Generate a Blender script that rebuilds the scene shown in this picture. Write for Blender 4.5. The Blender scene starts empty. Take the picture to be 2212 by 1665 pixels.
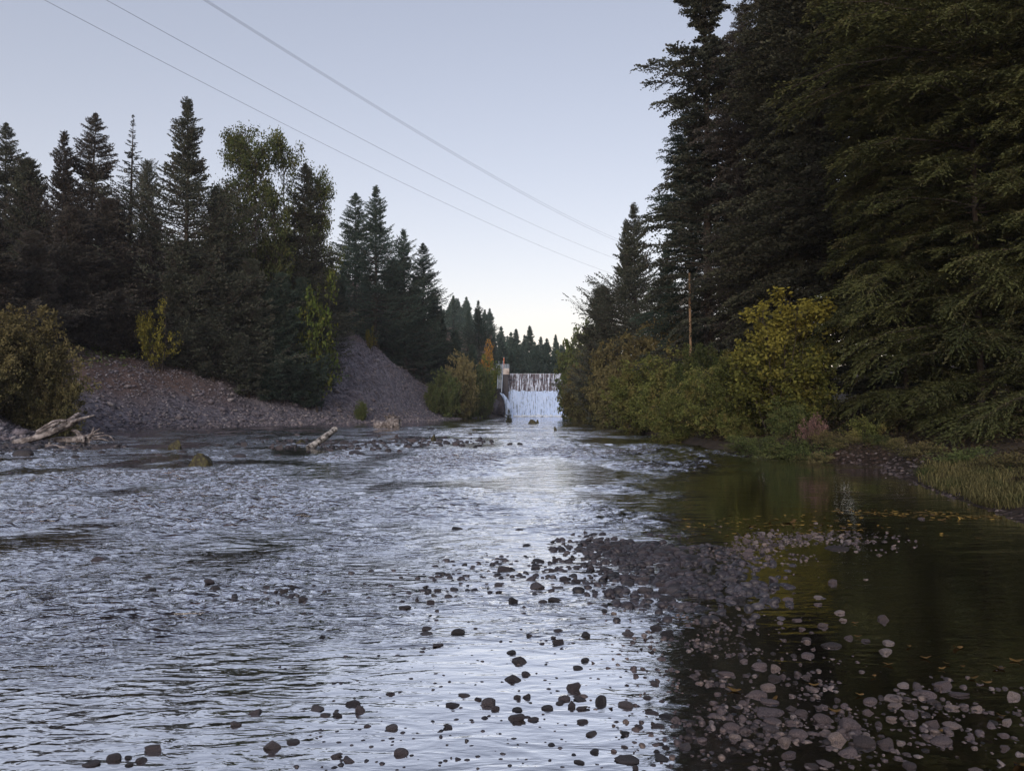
import bpy, math, random
import numpy as np
from mathutils import Vector
random.seed(7)
S = bpy.context.scene
COL = S.collection
R_ = math.radians

# ------------------------------------------------------------------ camera, sky, sun, exposure
CAMZ = 1.6
PITCH = math.atan(49.5/1671.0)
F = 1671.0                      # focal length in the 2212x1665 measuring frame
cam = bpy.data.cameras.new('camera'); camo = bpy.data.objects.new('camera', cam); COL.objects.link(camo)
camo.location = (0, 0, CAMZ); camo.rotation_euler = (math.pi/2+PITCH, 0, 0)
cam.angle = 2*math.atan(1106/F); cam.clip_end = 3000; cam.clip_start = 0.05
S.camera = camo
HAZE = 0.00022

w = bpy.data.worlds.new("World"); S.world = w; w.use_nodes = True
nt = w.node_tree; bg = nt.nodes['Background']
sky = nt.nodes.new('ShaderNodeTexSky'); sky.sky_type = 'NISHITA'; sky.sun_disc = False
SUN_EL, SUN_ROT = 20, 192
sky.sun_elevation = R_(SUN_EL); sky.sun_rotation = R_(SUN_ROT)
gm = nt.nodes.new('ShaderNodeGamma'); gm.inputs[1].default_value = 0.70
ml = nt.nodes.new('ShaderNodeMix'); ml.data_type = 'RGBA'; ml.blend_type = 'MULTIPLY'; ml.inputs[0].default_value = 1
ml.inputs[7].default_value = (2.30, 1.85, 1.69, 1)
nt.links.new(sky.outputs[0], gm.inputs[0]); nt.links.new(gm.outputs[0], ml.inputs[6]); nt.links.new(ml.outputs[2], bg.inputs[0])
bg.inputs[1].default_value = 0.15

sl = bpy.data.lights.new('sun', 'SUN'); so = bpy.data.objects.new('sun', sl); COL.objects.link(so)
sl.energy = 1.8; sl.angle = R_(32); sl.color = (1.0, 0.97, 0.93)
_a = R_(SUN_ROT); _e = R_(SUN_EL)   # sky azimuth: 0 = +Y, clockwise
_d = Vector((math.sin(_a)*math.cos(_e), math.cos(_a)*math.cos(_e), math.sin(_e)))
so.rotation_euler = _d.to_track_quat('Z', 'Y').to_euler()

S.view_settings.view_transform = 'Standard'; S.view_settings.look = 'None'
S.view_settings.exposure = 0.08; S.view_settings.gamma = 1.0
try:
    S.cycles.use_denoising = True
    S.cycles.max_bounces = 8; S.cycles.transparent_max_bounces = 12; S.cycles.diffuse_bounces = 3
    S.cycles.caustics_reflective = False; S.cycles.caustics_refractive = False
except Exception: pass

# ------------------------------------------------------------------ measuring helpers
CP, SP = math.cos(PITCH), math.sin(PITCH)
def ray(px, py):
    u = (px-1106)/F; v = (832.5-py)/F
    return Vector((u, CP - v*SP, SP + v*CP))
def at(px, py, Y):               # the point at distance Y seen at px,py
    r = ray(px, py); t = Y/r.y
    return Vector((r.x*t, Y, CAMZ+r.z*t))
def G(px, py, z=0.0):
    r = ray(px, py); t = (z-CAMZ)/r.z
    return Vector((r.x*t, r.y*t, z))

# ------------------------------------------------------------------ numpy noise
_rs = np.random.RandomState(3)
_P = _rs.permutation(512); _P = np.concatenate([_P, _P, _P]); _GR = _rs.rand(512)*2*np.pi
def noise2(x, y, seed=0):
    xi = np.floor(x).astype(int); yi = np.floor(y).astype(int); xf = x-xi; yf = y-yi
    u = xf*xf*xf*(xf*(xf*6-15)+10); v = yf*yf*yf*(yf*(yf*6-15)+10)
    def g(ix, iy, dx, dy):
        h = _P[(_P[(ix+seed*17) & 511]+iy) & 511]; a = _GR[h]
        return np.cos(a)*dx+np.sin(a)*dy
    a = g(xi, yi, xf, yf); b = g(xi+1, yi, xf-1, yf); c = g(xi, yi+1, xf, yf-1); d = g(xi+1, yi+1, xf-1, yf-1)
    return (a+(b-a)*u)*(1-v)+(c+(d-c)*u)*v
def fbm(x, y, o=4, seed=0, gain=.5):
    s = 0; a = 1.
    for k in range(o):
        s = s+a*noise2(x*2**k, y*2**k, seed+k*5); a *= gain
    return s
def sst(a, b, x):
    t = np.clip((x-a)/(b-a), 0, 1); return t*t*(3-2*t)

# ------------------------------------------------------------------ terrain
def g2(px, py): p = G(px, py); return (p.x, p.y)
LB = [(-34, -12), (-34, 20), (-30, 36), g2(60, 950), g2(100, 941), g2(250, 931), g2(500, 922), g2(620, 918), g2(700, 916), g2(850, 912),
      g2(950, 907.5), (-6.6, 124), (-2.0, 138), (-1.2, 150)]
RB = [(17, 151), (15, 135), (9.6, 112), g2(1290, 913.5), g2(1400, 938), g2(1500, 964), g2(1600, 985), g2(1750, 996),
      g2(1900, 1004), g2(1950, 1035), g2(2060, 1078), g2(2212, 1135), (7.6, 6), (7.6, -12)]
POLY = np.array(LB+RB)
def sdist(x, y):
    P = np.stack([x, y], -1); d = np.full(x.shape, 1e9); inside = np.zeros(x.shape, bool)
    n = len(POLY)
    for i in range(n):
        a = POLY[i]; b = POLY[(i+1) % n]; e = b-a
        q = P-a; t = np.clip((q@e)/(e@e), 0, 1)
        dd = np.hypot(q[..., 0]-t*e[0], q[..., 1]-t*e[1]); d = np.minimum(d, dd)
        c = (a[1] > y) != (b[1] > y)
        xs = (b[0]-a[0])*(y-a[1])/(b[1]-a[1]+1e-12)+a[0]
        inside ^= (c & (x < xs))
    return np.where(inside, -d, d)
BAR = np.array([g2(1290, 1172), g2(1400, 1190), g2(1480, 1225), g2(1450, 1290), g2(1420, 1370), g2(1530, 1440), g2(1640, 1600)])
BAR2 = np.array([g2(1600, 1170), g2(1700, 1160), g2(1850, 1160)])
def pdist(x, y, L):
    P = np.stack([x, y], -1); d = np.full(x.shape, 1e9)
    for a, b in zip(L[:-1], L[1:]):
        e = b-a; q = P-a; t = np.clip((q@e)/(e@e), 0, 1)
        d = np.minimum(d, np.hypot(q[..., 0]-t*e[0], q[..., 1]-t*e[1]))
    return d
def Hf(x, y):
    x = np.asarray(x, float); y = np.asarray(y, float)
    d = sdist(x, y)
    left = (x < 2).astype(float)
    n = fbm(x*.12, y*.12, 4, 1)
    # left: steep scree slope then terrace
    dl = np.maximum(d, 0)
    top = 11.0+3*n+8*np.exp(-((x+21)/9)**2-((y-104)/14)**2)
    hl = top*(1-np.exp(-(0.66*dl)/top*1.25)) + .55*fbm(x*.35, y*.35, 4, 9)*sst(0, 3, dl)
    toe = np.minimum(dl, 1.2)*.25
    hl = np.where(dl < 1.2, toe, hl*sst(0.0, 9, dl)**.35)
    hl = hl*(1+.48*np.exp(-((y-105)/19)**2)*sst(1.0, 5, dl))
    hl = hl + sst(20, 120, dl)*14
    hr = .42*sst(0, .9, dl)+.10*np.minimum(dl, 40)+sst(12, 60, dl)*6+.12*n*sst(0, 4, dl)
    beach = sst(22, 17, y)                                    # gentle margin in the near cove
    hr = hr*(1-beach*.72*sst(6, 0, dl))
    h = np.where(left > 0, hl, hr)
    # behind the dam the valley floor sits at reservoir level, a wooded hill rises on the left
    up = sst(152, 160, y)
    res = 7.6+sst(205, 260, y)*3
    h = h*(1-up)+np.maximum(np.where(np.abs(x-7) > 14, np.maximum(h, 7), 0), res)*up
    h = h+58*sst(12, -130, x)*sst(150, 420, y) 
    # bed
    dn = np.maximum(-d, 0)
    near = sst(16, 6, y)
    dep = np.minimum(.10*dn, .42-.30*near)+.03*fbm(x*.8, y*.8, 3, 4)
    dep = np.maximum(dep, .02)
    bar = np.exp(-(pdist(x, y, BAR)/.42)**2)*.13+np.exp(-(pdist(x, y, BAR2)/.5)**2)*.10
    bed = -dep*(1-np.clip(bar/.13, 0, 1)*.8)
    hin = bed
    return np.where(d > 0, h, hin)
def H1(x, y): return float(Hf(np.array([x]), np.array([y]))[0])
def solve(px, py, y0=20, y1=260):
    r = ray(px, py); ys = np.linspace(y0, y1, 1200); t = ys/r.y
    xs = r.x*t; zs = CAMZ+r.z*t; hs = Hf(xs, ys); k = np.argmax(hs > zs)
    return Vector((xs[k], ys[k], hs[k]))

# ------------------------------------------------------------------ mesh + object helpers
def tag(o, label=None, cat=None, group=None, kind=None):
    if label: o['label'] = label
    if cat: o['category'] = cat
    if group: o['group'] = group
    if kind: o['kind'] = kind
    return o
def mesh_np(name, V, faces_flat, nper, mats, tint=None, smooth=False):
    me = bpy.data.meshes.new(name)
    nf = len(faces_flat)//nper
    me.vertices.add(len(V)); me.vertices.foreach_set('co', np.ascontiguousarray(V, np.float32).ravel())
    me.loops.add(len(faces_flat)); me.loops.foreach_set('vertex_index', np.asarray(faces_flat, np.int32))
    me.polygons.add(nf)
    me.polygons.foreach_set('loop_start', np.arange(0, nf*nper, nper, dtype=np.int32))
    if smooth: me.polygons.foreach_set('use_smooth', np.ones(nf, bool))
    for m in (mats if isinstance(mats, (list, tuple)) else [mats]): me.materials.append(m)
    if tint is not None:
        a = me.attributes.new('tint', 'FLOAT', 'FACE'); a.data.foreach_set('value', np.asarray(tint, np.float32))
    me.update(); me.validate()
    return me
def add(name, me, parent=None, loc=(0, 0, 0)):
    o = bpy.data.objects.new(name, me); COL.objects.link(o); o.parent = parent; o.location = loc
    return o
def empty(name, loc=(0, 0, 0)):
    o = bpy.data.objects.new(name, None); o.empty_display_size = .3; COL.objects.link(o); o.location = loc; return o
def copy_tree(root, children=()):
    c = root.copy(); COL.objects.link(c)
    for ch in root_children[root.name]:
        d = ch.copy(); COL.objects.link(d); d.parent = c
    return c
root_children = {}
def leaf_quads(C, D, N, L, W):
    """diamond leaves: centre, direction, normal, length, width -> (n*4,3)"""
    D = D/np.maximum(np.linalg.norm(D, axis=1, keepdims=True), 1e-9)
    Sd = np.cross(D, N); Sd /= np.maximum(np.linalg.norm(Sd, axis=1, keepdims=True), 1e-9)
    L = L[:, None]; W = W[:, None]
    a = C-D*L*.5; b = C+Sd*W*.5-D*L*.05; c = C+D*L*.5; d = C-Sd*W*.5-D*L*.05
    return np.stack([a, b, c, d], 1).reshape(-1, 3)
class Geo:
    """collects tubes/boxes into one mesh"""
    def __init__(s): s.v = []; s.f = []; s.m = []
    def tube(s, pts, rad, n=6, mi=0, cap=True, rough=0, seed=0):
        rs = random.Random(seed); pts = [Vector(p) for p in pts]; base = len(s.v); up = Vector((0, 0, 1))
        for i, p in enumerate(pts):
            t = (pts[min(i+1, len(pts)-1)]-pts[max(i-1, 0)]).normalized()
            a = t.cross(up)
            if a.length < .05: a = t.cross(Vector((1, 0, 0)))
            a.normalize(); b = a.cross(t)
            r = rad[i] if hasattr(rad, '__len__') else rad
            for k in range(n):
                q = 2*math.pi*k/n; rr = r*(1+rough*rs.uniform(-1, 1)+rough*1.2*math.sin(k*2.3+seed))
                s.v.append(p+(a*math.cos(q)+b*math.sin(q))*rr)
        for i in range(len(pts)-1):
            for k in range(n):
                k2 = (k+1) % n
                s.f.append((base+i*n+k, base+i*n+k2, base+(i+1)*n+k2, base+(i+1)*n+k)); s.m.append(mi)
        if cap:
            s.f.append(tuple(base+k for k in range(n))); s.m.append(mi)
            s.f.append(tuple(base+(len(pts)-1)*n+k for k in reversed(range(n)))); s.m.append(mi)
    def box(s, x0, x1, y0, y1, z0, z1, mi=0):
        b = len(s.v)
        for z in (z0, z1):
            for x, y in ((x0, y0), (x1, y0), (x1, y1), (x0, y1)): s.v.append(Vector((x, y, z)))
        for f in ((0, 3, 2, 1), (4, 5, 6, 7), (0, 1, 5, 4), (1, 2, 6, 5), (2, 3, 7, 6), (3, 0, 4, 7)):
            s.f.append(tuple(b+k for k in f)); s.m.append(mi)
    def beam(s, p, q, wd, mi=0, dp=None):
        s.tube([p, q], wd*.7, 4, mi)
    def make(s, name, mats, smooth=False):
        me = bpy.data.meshes.new(name); me.from_pydata([tuple(v) for v in s.v], [], s.f)
        for m in (mats if isinstance(mats, (list, tuple)) else [mats]): me.materials.append(m)
        me.polygons.foreach_set('material_index', s.m)
        if smooth: me.polygons.foreach_set('use_smooth', [True]*len(s.f))
        me.update(); return me

# ------------------------------------------------------------------ materials
def newmat(name):
    m = bpy.data.materials.new(name); m.use_nodes = True; n = m.node_tree
    for x in list(n.nodes): n.nodes.remove(x)
    return m, n, n.nodes.new('ShaderNodeOutputMaterial')
def N(n, t, **k):
    o = n.nodes.new(t)
    for a, v in k.items(): setattr(o, a, v)
    return o
def ramp(n, src, stops):
    r = N(n, 'ShaderNodeValToRGB'); e = r.color_ramp.elements
    while len(e) < len(stops): e.new(.5)
    for i, (p, c) in enumerate(stops): e[i].position = p; e[i].color = (*c, 1)
    n.links.new(src, r.inputs[0]); return r.outputs[0]
def noi(n, scale, detail=4, coord='Object', dist=0, sc=None):
    tc = N(n, 'ShaderNodeTexCoord'); t = N(n, 'ShaderNodeTexNoise'); t.inputs['Scale'].default_value = scale
    t.inputs['Detail'].default_value = detail; t.inputs['Distortion'].default_value = dist
    src = tc.outputs[coord]
    if sc:
        mp = N(n, 'ShaderNodeMapping'); mp.inputs['Scale'].default_value = sc; n.links.new(src, mp.inputs[0]); src = mp.outputs[0]
    n.links.new(src, t.inputs['Vector']); return t.outputs['Fac']
def mixc(n, f, a, b, mode='MIX'):
    m = N(n, 'ShaderNodeMix', data_type='RGBA', blend_type=mode)
    for i, v in ((0, f), (6, a), (7, b)):
        if hasattr(v, 'links') or hasattr(v, 'is_linked'): n.links.new(v, m.inputs[i])
        elif i == 0: m.inputs[0].default_value = v
        else: m.inputs[i].default_value = (*v, 1)
    return m.outputs[2]
def foliage(name, c1, c2, c3=None, top=None, trans=.25, size=1.0, topfrom=.45):
    """leaf material: per-leaf variation, clumps and per-tree variation; top = leaves turned near the crown top"""
    m, n, out = newmat(name)
    at_ = N(n, 'ShaderNodeAttribute'); at_.attribute_name = 'tint'
    col = mixc(n, at_.outputs['Fac'], c1, c2)
    if c3:
        f = noi(n, 1.1*size, 3); rr = N(n, 'ShaderNodeMapRange'); rr.inputs[1].default_value = .5; rr.inputs[2].default_value = .68
        n.links.new(f, rr.inputs[0]); col = mixc(n, rr.outputs[0], col, c3)
    if top:
        tc = N(n, 'ShaderNodeTexCoord'); sx = N(n, 'ShaderNodeSeparateXYZ'); n.links.new(tc.outputs['Generated'], sx.inputs[0])
        f = noi(n, .9, 3); ad = N(n, 'ShaderNodeMath', operation='MULTIPLY_ADD'); n.links.new(f, ad.inputs[0]); ad.inputs[1].default_value = .9
        n.links.new(sx.outputs[2], ad.inputs[2])
        ad2 = N(n, 'ShaderNodeMath', operation='MULTIPLY_ADD'); n.links.new(at_.outputs['Fac'], ad2.inputs[0]); ad2.inputs[1].default_value = .35; n.links.new(ad.outputs[0], ad2.inputs[2])
        rr = N(n, 'ShaderNodeMapRange'); rr.inputs[1].default_value = topfrom+.45; rr.inputs[2].default_value = topfrom+.95; n.links.new(ad2.outputs[0], rr.inputs[0])
        col = mixc(n, rr.outputs[0], col, top)
    oi = N(n, 'ShaderNodeObjectInfo'); hs = N(n, 'ShaderNodeHueSaturation')
    mr = N(n, 'ShaderNodeMapRange'); mr.inputs[3].default_value = .7; mr.inputs[4].default_value = 1.3; n.links.new(oi.outputs['Random'], mr.inputs[0])
    n.links.new(mr.outputs[0], hs.inputs['Value']); n.links.new(col, hs.inputs['Color'])
    df = N(n, 'ShaderNodeBsdfDiffuse'); tr = N(n, 'ShaderNodeBsdfTranslucent'); mx = N(n, 'ShaderNodeMixShader'); mx.inputs[0].default_value = trans
    n.links.new(hs.outputs[0], df.inputs[0]); n.links.new(hs.outputs[0], tr.inputs[0])
    n.links.new(df.outputs[0], mx.inputs[1]); n.links.new(tr.outputs[0], mx.inputs[2]); n.links.new(mx.outputs[0], out.inputs[0])
    return m
def solid(name, stops, scale=4, rough=.85, bump=.3, bscale=None, sc=None, metal=0, coord='Object', spec=.3, bdist=.02):
    m, n, out = newmat(name); p = N(n, 'ShaderNodeBsdfPrincipled')
    f = noi(n, scale, 6, coord, .3, sc); n.links.new(ramp(n, f, stops), p.inputs['Base Color'])
    p.inputs['Roughness'].default_value = rough; p.inputs['Metallic'].default_value = metal; p.inputs['Specular IOR Level'].default_value = spec
    if bump:
        b = N(n, 'ShaderNodeBump'); b.inputs[0].default_value = bump; b.inputs['Distance'].default_value = bdist
        n.links.new(noi(n, bscale or scale*3, 6, coord, 0, sc), b.inputs['Height']); n.links.new(b.outputs[0], p.inputs['Normal'])
    n.links.new(p.outputs[0], out.inputs[0]); return m

M = {}
M['con'] = foliage('conifer_needles', (.028, .036, .030), (.105, .120, .090), (.075, .072, .062))
M['con_b'] = foliage('conifer_needles_brownish', (.034, .032, .032), (.105, .104, .090), (.080, .070, .064))
M['con_g'] = foliage('conifer_needles_blue_green', (.024, .042, .036), (.085, .125, .100), (.070, .092, .068))
M['con_o'] = foliage('conifer_needles_olive', (.028, .036, .020), (.140, .158, .064), (.090, .086, .046), trans=.2)
M['con_r'] = foliage('conifer_needles_russet', (.027, .030, .023), (.088, .095, .064), (.066, .064, .048))
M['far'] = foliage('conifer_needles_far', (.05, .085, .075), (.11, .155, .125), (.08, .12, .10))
M['leaf'] = foliage('leaves_green', (.050, .066, .022), (.20, .225, .075), (.20, .175, .07), trans=.3)
M['leaf_dk'] = foliage('leaves_dark_green', (.032, .048, .022), (.125, .155, .058), (.115, .12, .05), trans=.3)
M['leaf_y'] = foliage('leaves_turning_yellow', (.045, .055, .018), (.15, .16, .045), (.14, .13, .035), top=(.19, .175, .04), trans=.3, topfrom=.5)
M['leaf_gy'] = foliage('leaves_bright_green', (.06, .10, .028), (.16, .20, .05), (.18, .18, .04), trans=.3)
M['leaf_br'] = foliage('leaves_brownish', (.050, .052, .027), (.180, .178, .080), (.150, .130, .070), top=(.165, .145, .070), trans=.25)
M['litter'] = foliage('undergrowth_leaves', (.026, .022, .016), (.085, .066, .042), (.050, .052, .026))
M['leaf_sunlit'] = foliage('leaves_sunlit_orange', (.30, .16, .035), (.50, .26, .05), (.22, .20, .05), trans=.4)  # low sun on the tree top, put into the leaf colour as orange
M['leaf_yl'] = foliage('leaves_yellow', (.11, .11, .028), (.28, .25, .05), (.09, .11, .032), trans=.3)
M['leaf_pk'] = foliage('leaves_pink', (.12, .075, .07), (.30, .19, .18), (.08, .06, .045), trans=.3)
M['dry'] = foliage('dry_grass', (.05, .052, .024), (.17, .15, .07), (.045, .060, .024), trans=.2)
M['leaf_fallen'] = foliage('fallen_leaves', (.10, .065, .025), (.34, .23, .06), (.14, .09, .05), trans=.1, size=3)
M['bark'] = solid('bark', [(.3, (.022, .018, .016)), (.7, (.055, .045, .038))], 6, .9, .6)
M['bark_l'] = solid('bark_light', [(.3, (.09, .08, .07)), (.7, (.18, .16, .14))], 6, .9, .4)
M['drift'] = solid('driftwood_grey', [(.30, (.035, .028, .026)), (.5, (.14, .125, .125)), (.74, (.36, .34, .34))], 5, .8, .8, sc=(1, 1, 1), bdist=.04)
M['driftw'] = solid('driftwood_bleached', [(.38, (.04, .036, .034)), (.50, (.24, .23, .22)), (.7, (.50, .49, .48))], 7, .8, .5)
M['stone'] = None
def stone_mat(name, lo, hi, wet, ns=1.0):
    m, n, out = newmat(name); p = N(n, 'ShaderNodeBsdfPrincipled')
    oi = N(n, 'ShaderNodeObjectInfo'); at_ = N(n, 'ShaderNodeAttribute'); at_.attribute_name = 'tint'
    ad = N(n, 'ShaderNodeMath', operation='ADD'); n.links.new(oi.outputs['Random'], ad.inputs[0]); n.links.new(at_.outputs['Fac'], ad.inputs[1])
    fr = N(n, 'ShaderNodeMath', operation='FRACT'); n.links.new(ad.outputs[0], fr.inputs[0])
    mid = tuple((a+b)/2*c for a, b, c in zip(lo, hi, (1.05, .97, 1.0)))
    c = ramp(n, fr.outputs[0], [(0, lo), (.45, mid), (.7, tuple(v*.9 for v in mid)), (.85, (hi[0]*1.02, hi[1]*.93, hi[2]*(.95 if wet else .84))), (1, hi)])
    f = noi(n, 9*ns, 7); c2 = mixc(n, .75, c, ramp(n, f, [(.35, (.45, .45, .45)), (.65, (1.4, 1.38, 1.34))]), 'MULTIPLY')
    n.links.new(c2, p.inputs['Base Color']); p.inputs['Roughness'].default_value = .42 if wet else .75
    p.inputs['Specular IOR Level'].default_value = .35 if wet else .25
    b = N(n, 'ShaderNodeBump'); b.inputs[0].default_value = .6; b.inputs['Distance'].default_value = .04/ns
    n.links.new(noi(n, 22*ns, 5), b.inputs['Height']); n.links.new(b.outputs[0], p.inputs['Normal'])
    n.links.new(p.outputs[0], out.inputs[0]); return m
M['stone_wet'] = stone_mat('wet_stone', (.018, .018, .022), (.062, .058, .066), True)
M['stone_dry'] = stone_mat('dry_stone', (.028, .024, .026), (.17, .152, .16), False)
M['gravel_wet'] = stone_mat('wet_gravel', (.014, .014, .018), (.056, .053, .062), True, 8.)
M['gravel_dry'] = stone_mat('dry_gravel', (.012, .011, .012), (.135, .120, .126), False, 8.)
M['stone_moss'] = solid('mossy_stone', [(.35, (.018, .017, .014)), (.55, (.05, .045, .022)), (.7, (.085, .085, .03))], 5, .7, .6)
M['scree'] = stone_mat('scree_stone', (.058, .058, .072), (.215, .212, .24), False)
M['rockface'] = solid('rock_face', [(.3, (.02, .02, .026)), (.6, (.08, .075, .09)), (.8, (.17, .16, .17))], 1.2, .85, 1, 3, bdist=.2)
M['conc'] = solid('concrete_pale', [(.3, (.22, .18, .16)), (.55, (.48, .43, .40)), (.75, (.62, .60, .60))], 1.5, .9, .5)
M['conc_dk'] = solid('concrete_dark_stained', [(.3, (.026, .027, .032)), (.6, (.062, .060, .068)), (.8, (.11, .10, .11))], .8, .8, .5, sc=(1, 1, .25))
M['steel'] = solid('galvanised_steel', [(.3, (.32, .38, .46)), (.7, (.50, .58, .68))], 3, .5, 0, metal=.3)
M['orange'] = solid('orange_paint', [(.3, (.62, .18, .08)), (.7, (.75, .25, .12))], 3, .6, 0)
M['white'] = solid('white_paint', [(.3, (.6, .6, .6)), (.7, (.75, .75, .75))], 3, .6, 0)
M['wire'] = solid('aluminium_cable', [(.3, (.10, .10, .15)), (.7, (.16, .16, .22))], 3, .6, 0)
M['pole'] = solid('weathered_pole', [(.3, (.16, .11, .07)), (.7, (.32, .23, .15))], 3, .8, .3, sc=(6, 6, 1))

# ground: soil, forest litter, rusty soil near the scree top, pebble bed under water
def ground_mat():
    m, n, out = newmat('ground'); p = N(n, 'ShaderNodeBsdfPrincipled')
    tc = N(n, 'ShaderNodeTexCoord'); pos = tc.outputs['Object']
    def vor(scale, feat='F1'):
        v = N(n, 'ShaderNodeTexVoronoi'); v.feature = feat; v.inputs['Scale'].default_value = scale; n.links.new(pos, v.inputs['Vector']); return v
    v1 = vor(11); v2 = vor(26)
    cv = N(n, 'ShaderNodeSeparateXYZ'); n.links.new(v1.outputs['Color'], cv.inputs[0])
    peb = ramp(n, cv.outputs[0], [(0, (.016, .011, .009)), (.5, (.042, .030, .024)), (.8, (.085, .058, .048)), (1, (.13, .11, .11))])
    peb = mixc(n, 1, peb, ramp(n, v1.outputs['Distance'], [(.0, (1.15, 1.1, 1.05)), (.62, (.35, .33, .3))]), 'MULTIPLY')
    soil = ramp(n, noi(n, .5, 8), [(.3, (.030, .024, .020)), (.6, (.060, .048, .038)), (.8, (.085, .075, .045))])
    cv2 = N(n, 'ShaderNodeSeparateXYZ'); n.links.new(vor(3.2).outputs['Color'], cv2.inputs[0])
    scr = ramp(n, cv2.outputs[0], [(0, (.07, .066, .082)), (.6, (.13, .122, .145)), (1, (.20, .19, .215))])
    rust = ramp(n, noi(n, 1.3, 8), [(.3, (.075, .052, .045)), (.7, (.135, .092, .080))])
    at1 = N(n, 'ShaderNodeAttribute'); at1.attribute_name = 'zone'   # R scree, G rust, B bed
    sp = N(n, 'ShaderNodeSeparateXYZ'); n.links.new(at1.outputs['Vector'], sp.inputs[0])
    c = mixc(n, sp.outputs[0], soil, scr); c = mixc(n, sp.outputs[1], c, rust); c = mixc(n, sp.outputs[2], c, peb)
    n.links.new(c, p.inputs['Base Color']); p.inputs['Roughness'].default_value = .9; p.inputs['Specular IOR Level'].default_value = .15
    b = N(n, 'ShaderNodeBump'); b.inputs[0].default_value = .8; b.inputs['Distance'].default_value = .05; b.invert = True
    n.links.new(v1.outputs['Distance'], b.inputs['Height'])
    b2 = N(n, 'ShaderNodeBump'); b2.inputs[0].default_value = .6; b2.inputs['Distance'].default_value = .2
    n.links.new(noi(n, 3, 8), b2.inputs['Height']); n.links.new(b.outputs[0], b2.inputs['Normal']); n.links.new(b2.outputs[0], p.inputs['Normal'])
    n.links.new(p.outputs[0], out.inputs[0]); return m
M['ground'] = ground_mat()

def water_mat():
    m, n, out = newmat('river_water')
    tc = N(n, 'ShaderNodeTexCoord'); at_ = N(n, 'ShaderNodeAttribute'); at_.attribute_name = 'chop'
    def nz(scale, det, sc, dist=.0, rot=0):
        mp = N(n, 'ShaderNodeMapping'); mp.inputs['Scale'].default_value = sc; mp.inputs['Rotation'].default_value = (0, 0, rot)
        n.links.new(tc.outputs['Object'], mp.inputs[0])
        t = N(n, 'ShaderNodeTexNoise'); t.inputs['Scale'].default_value = scale; t.inputs['Detail'].default_value = det
        t.inputs['Distortion'].default_value = dist; n.links.new(mp.outputs[0], t.inputs['Vector']); return t.outputs['Fac']
    a = nz(7, 3, (.34, 1, 1), .7, .12); b = nz(24, 2, (.42, 1, 1), .5, -.1)
    def mul(x, k):
        q = N(n, 'ShaderNodeMath', operation='MULTIPLY'); n.links.new(x, q.inputs[0])
        if hasattr(k, 'is_linked'): n.links.new(k, q.inputs[1])
        else: q.inputs[1].default_value = k
        return q.outputs[0]
    s = N(n, 'ShaderNodeMath', operation='ADD'); n.links.new(mul(a, 1.0), s.inputs[0]); n.links.new(mul(b, .22), s.inputs[1])
    h = mul(s.outputs[0], at_.outputs['Fac'])
    bp = N(n, 'ShaderNodeBump'); bp.inputs[0].default_value = 1.0; bp.inputs['Distance'].default_value = .078
    n.links.new(h, bp.inputs['Height'])
    lw = N(n, 'ShaderNodeLayerWeight'); lw.inputs[0].default_value = .5; n.links.new(bp.outputs[0], lw.inputs['Normal'])
    r = N(n, 'ShaderNodeMapRange'); r.interpolation_type = 'SMOOTHSTEP'
    r.inputs[1].default_value = .27; r.inputs[2].default_value = .72; r.inputs[3].default_value = .04; r.inputs[4].default_value = .93
    n.links.new(lw.outputs['Facing'], r.inputs[0])
    gl = N(n, 'ShaderNodeBsdfGlossy'); gl.inputs['Roughness'].default_value = .03; gl.inputs[0].default_value = (.97, .97, 1, 1)
    n.links.new(bp.outputs[0], gl.inputs['Normal'])
    tr = N(n, 'ShaderNodeBsdfTransparent'); tr.inputs[0].default_value = (.68, .54, .46, 1)
    mx = N(n, 'ShaderNodeMixShader'); n.links.new(r.outputs[0], mx.inputs[0]); n.links.new(tr.outputs[0], mx.inputs[1]); n.links.new(gl.outputs[0], mx.inputs[2])
    n.links.new(mx.outputs[0], out.inputs[0]); return m
M['water'] = water_mat()

def fall_mat(name, dense, c_water=(.62, .70, .86)):
    """falling water: white threads, gaps show what is behind"""
    m, n, out = newmat(name)
    f = noi(n, 1.0, 6, 'Object', .25, (5.5, 1, .42)); f2 = noi(n, 2.2, 5, 'Object', .6, (3, 1, 1.1))
    mm = N(n, 'ShaderNodeMath', operation='MULTIPLY_ADD'); n.links.new(f2, mm.inputs[0]); mm.inputs[1].default_value = .5; n.links.new(f, mm.inputs[2])
    mr = N(n, 'ShaderNodeMapRange'); mr.inputs[1].default_value = dense; mr.inputs[2].default_value = dense+.2; n.links.new(mm.outputs[0], mr.inputs[0])
    d = N(n, 'ShaderNodeBsdfPrincipled'); d.inputs['Base Color'].default_value = (*c_water, 1); d.inputs['Roughness'].default_value = .6
    b = N(n, 'ShaderNodeBump'); b.inputs['Distance'].default_value = .25; b.inputs[0].default_value = 1; n.links.new(mm.outputs[0], b.inputs['Height']); n.links.new(b.outputs[0], d.inputs['Normal'])
    t = N(n, 'ShaderNodeBsdfTransparent'); t.inputs[0].default_value = (.75, .8, .88, 1)
    mx = N(n, 'ShaderNodeMixShader'); n.links.new(mr.outputs[0], mx.inputs[0]); n.links.new(t.outputs[0], mx.inputs[1]); n.links.new(d.outputs[0], mx.inputs[2])
    n.links.new(mx.outputs[0], out.inputs[0]); return m
M['fall_thin'] = fall_mat('thin_falling_water', .70)
M['fall'] = fall_mat('white_falling_water', .51, (.50, .64, .90))

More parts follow.
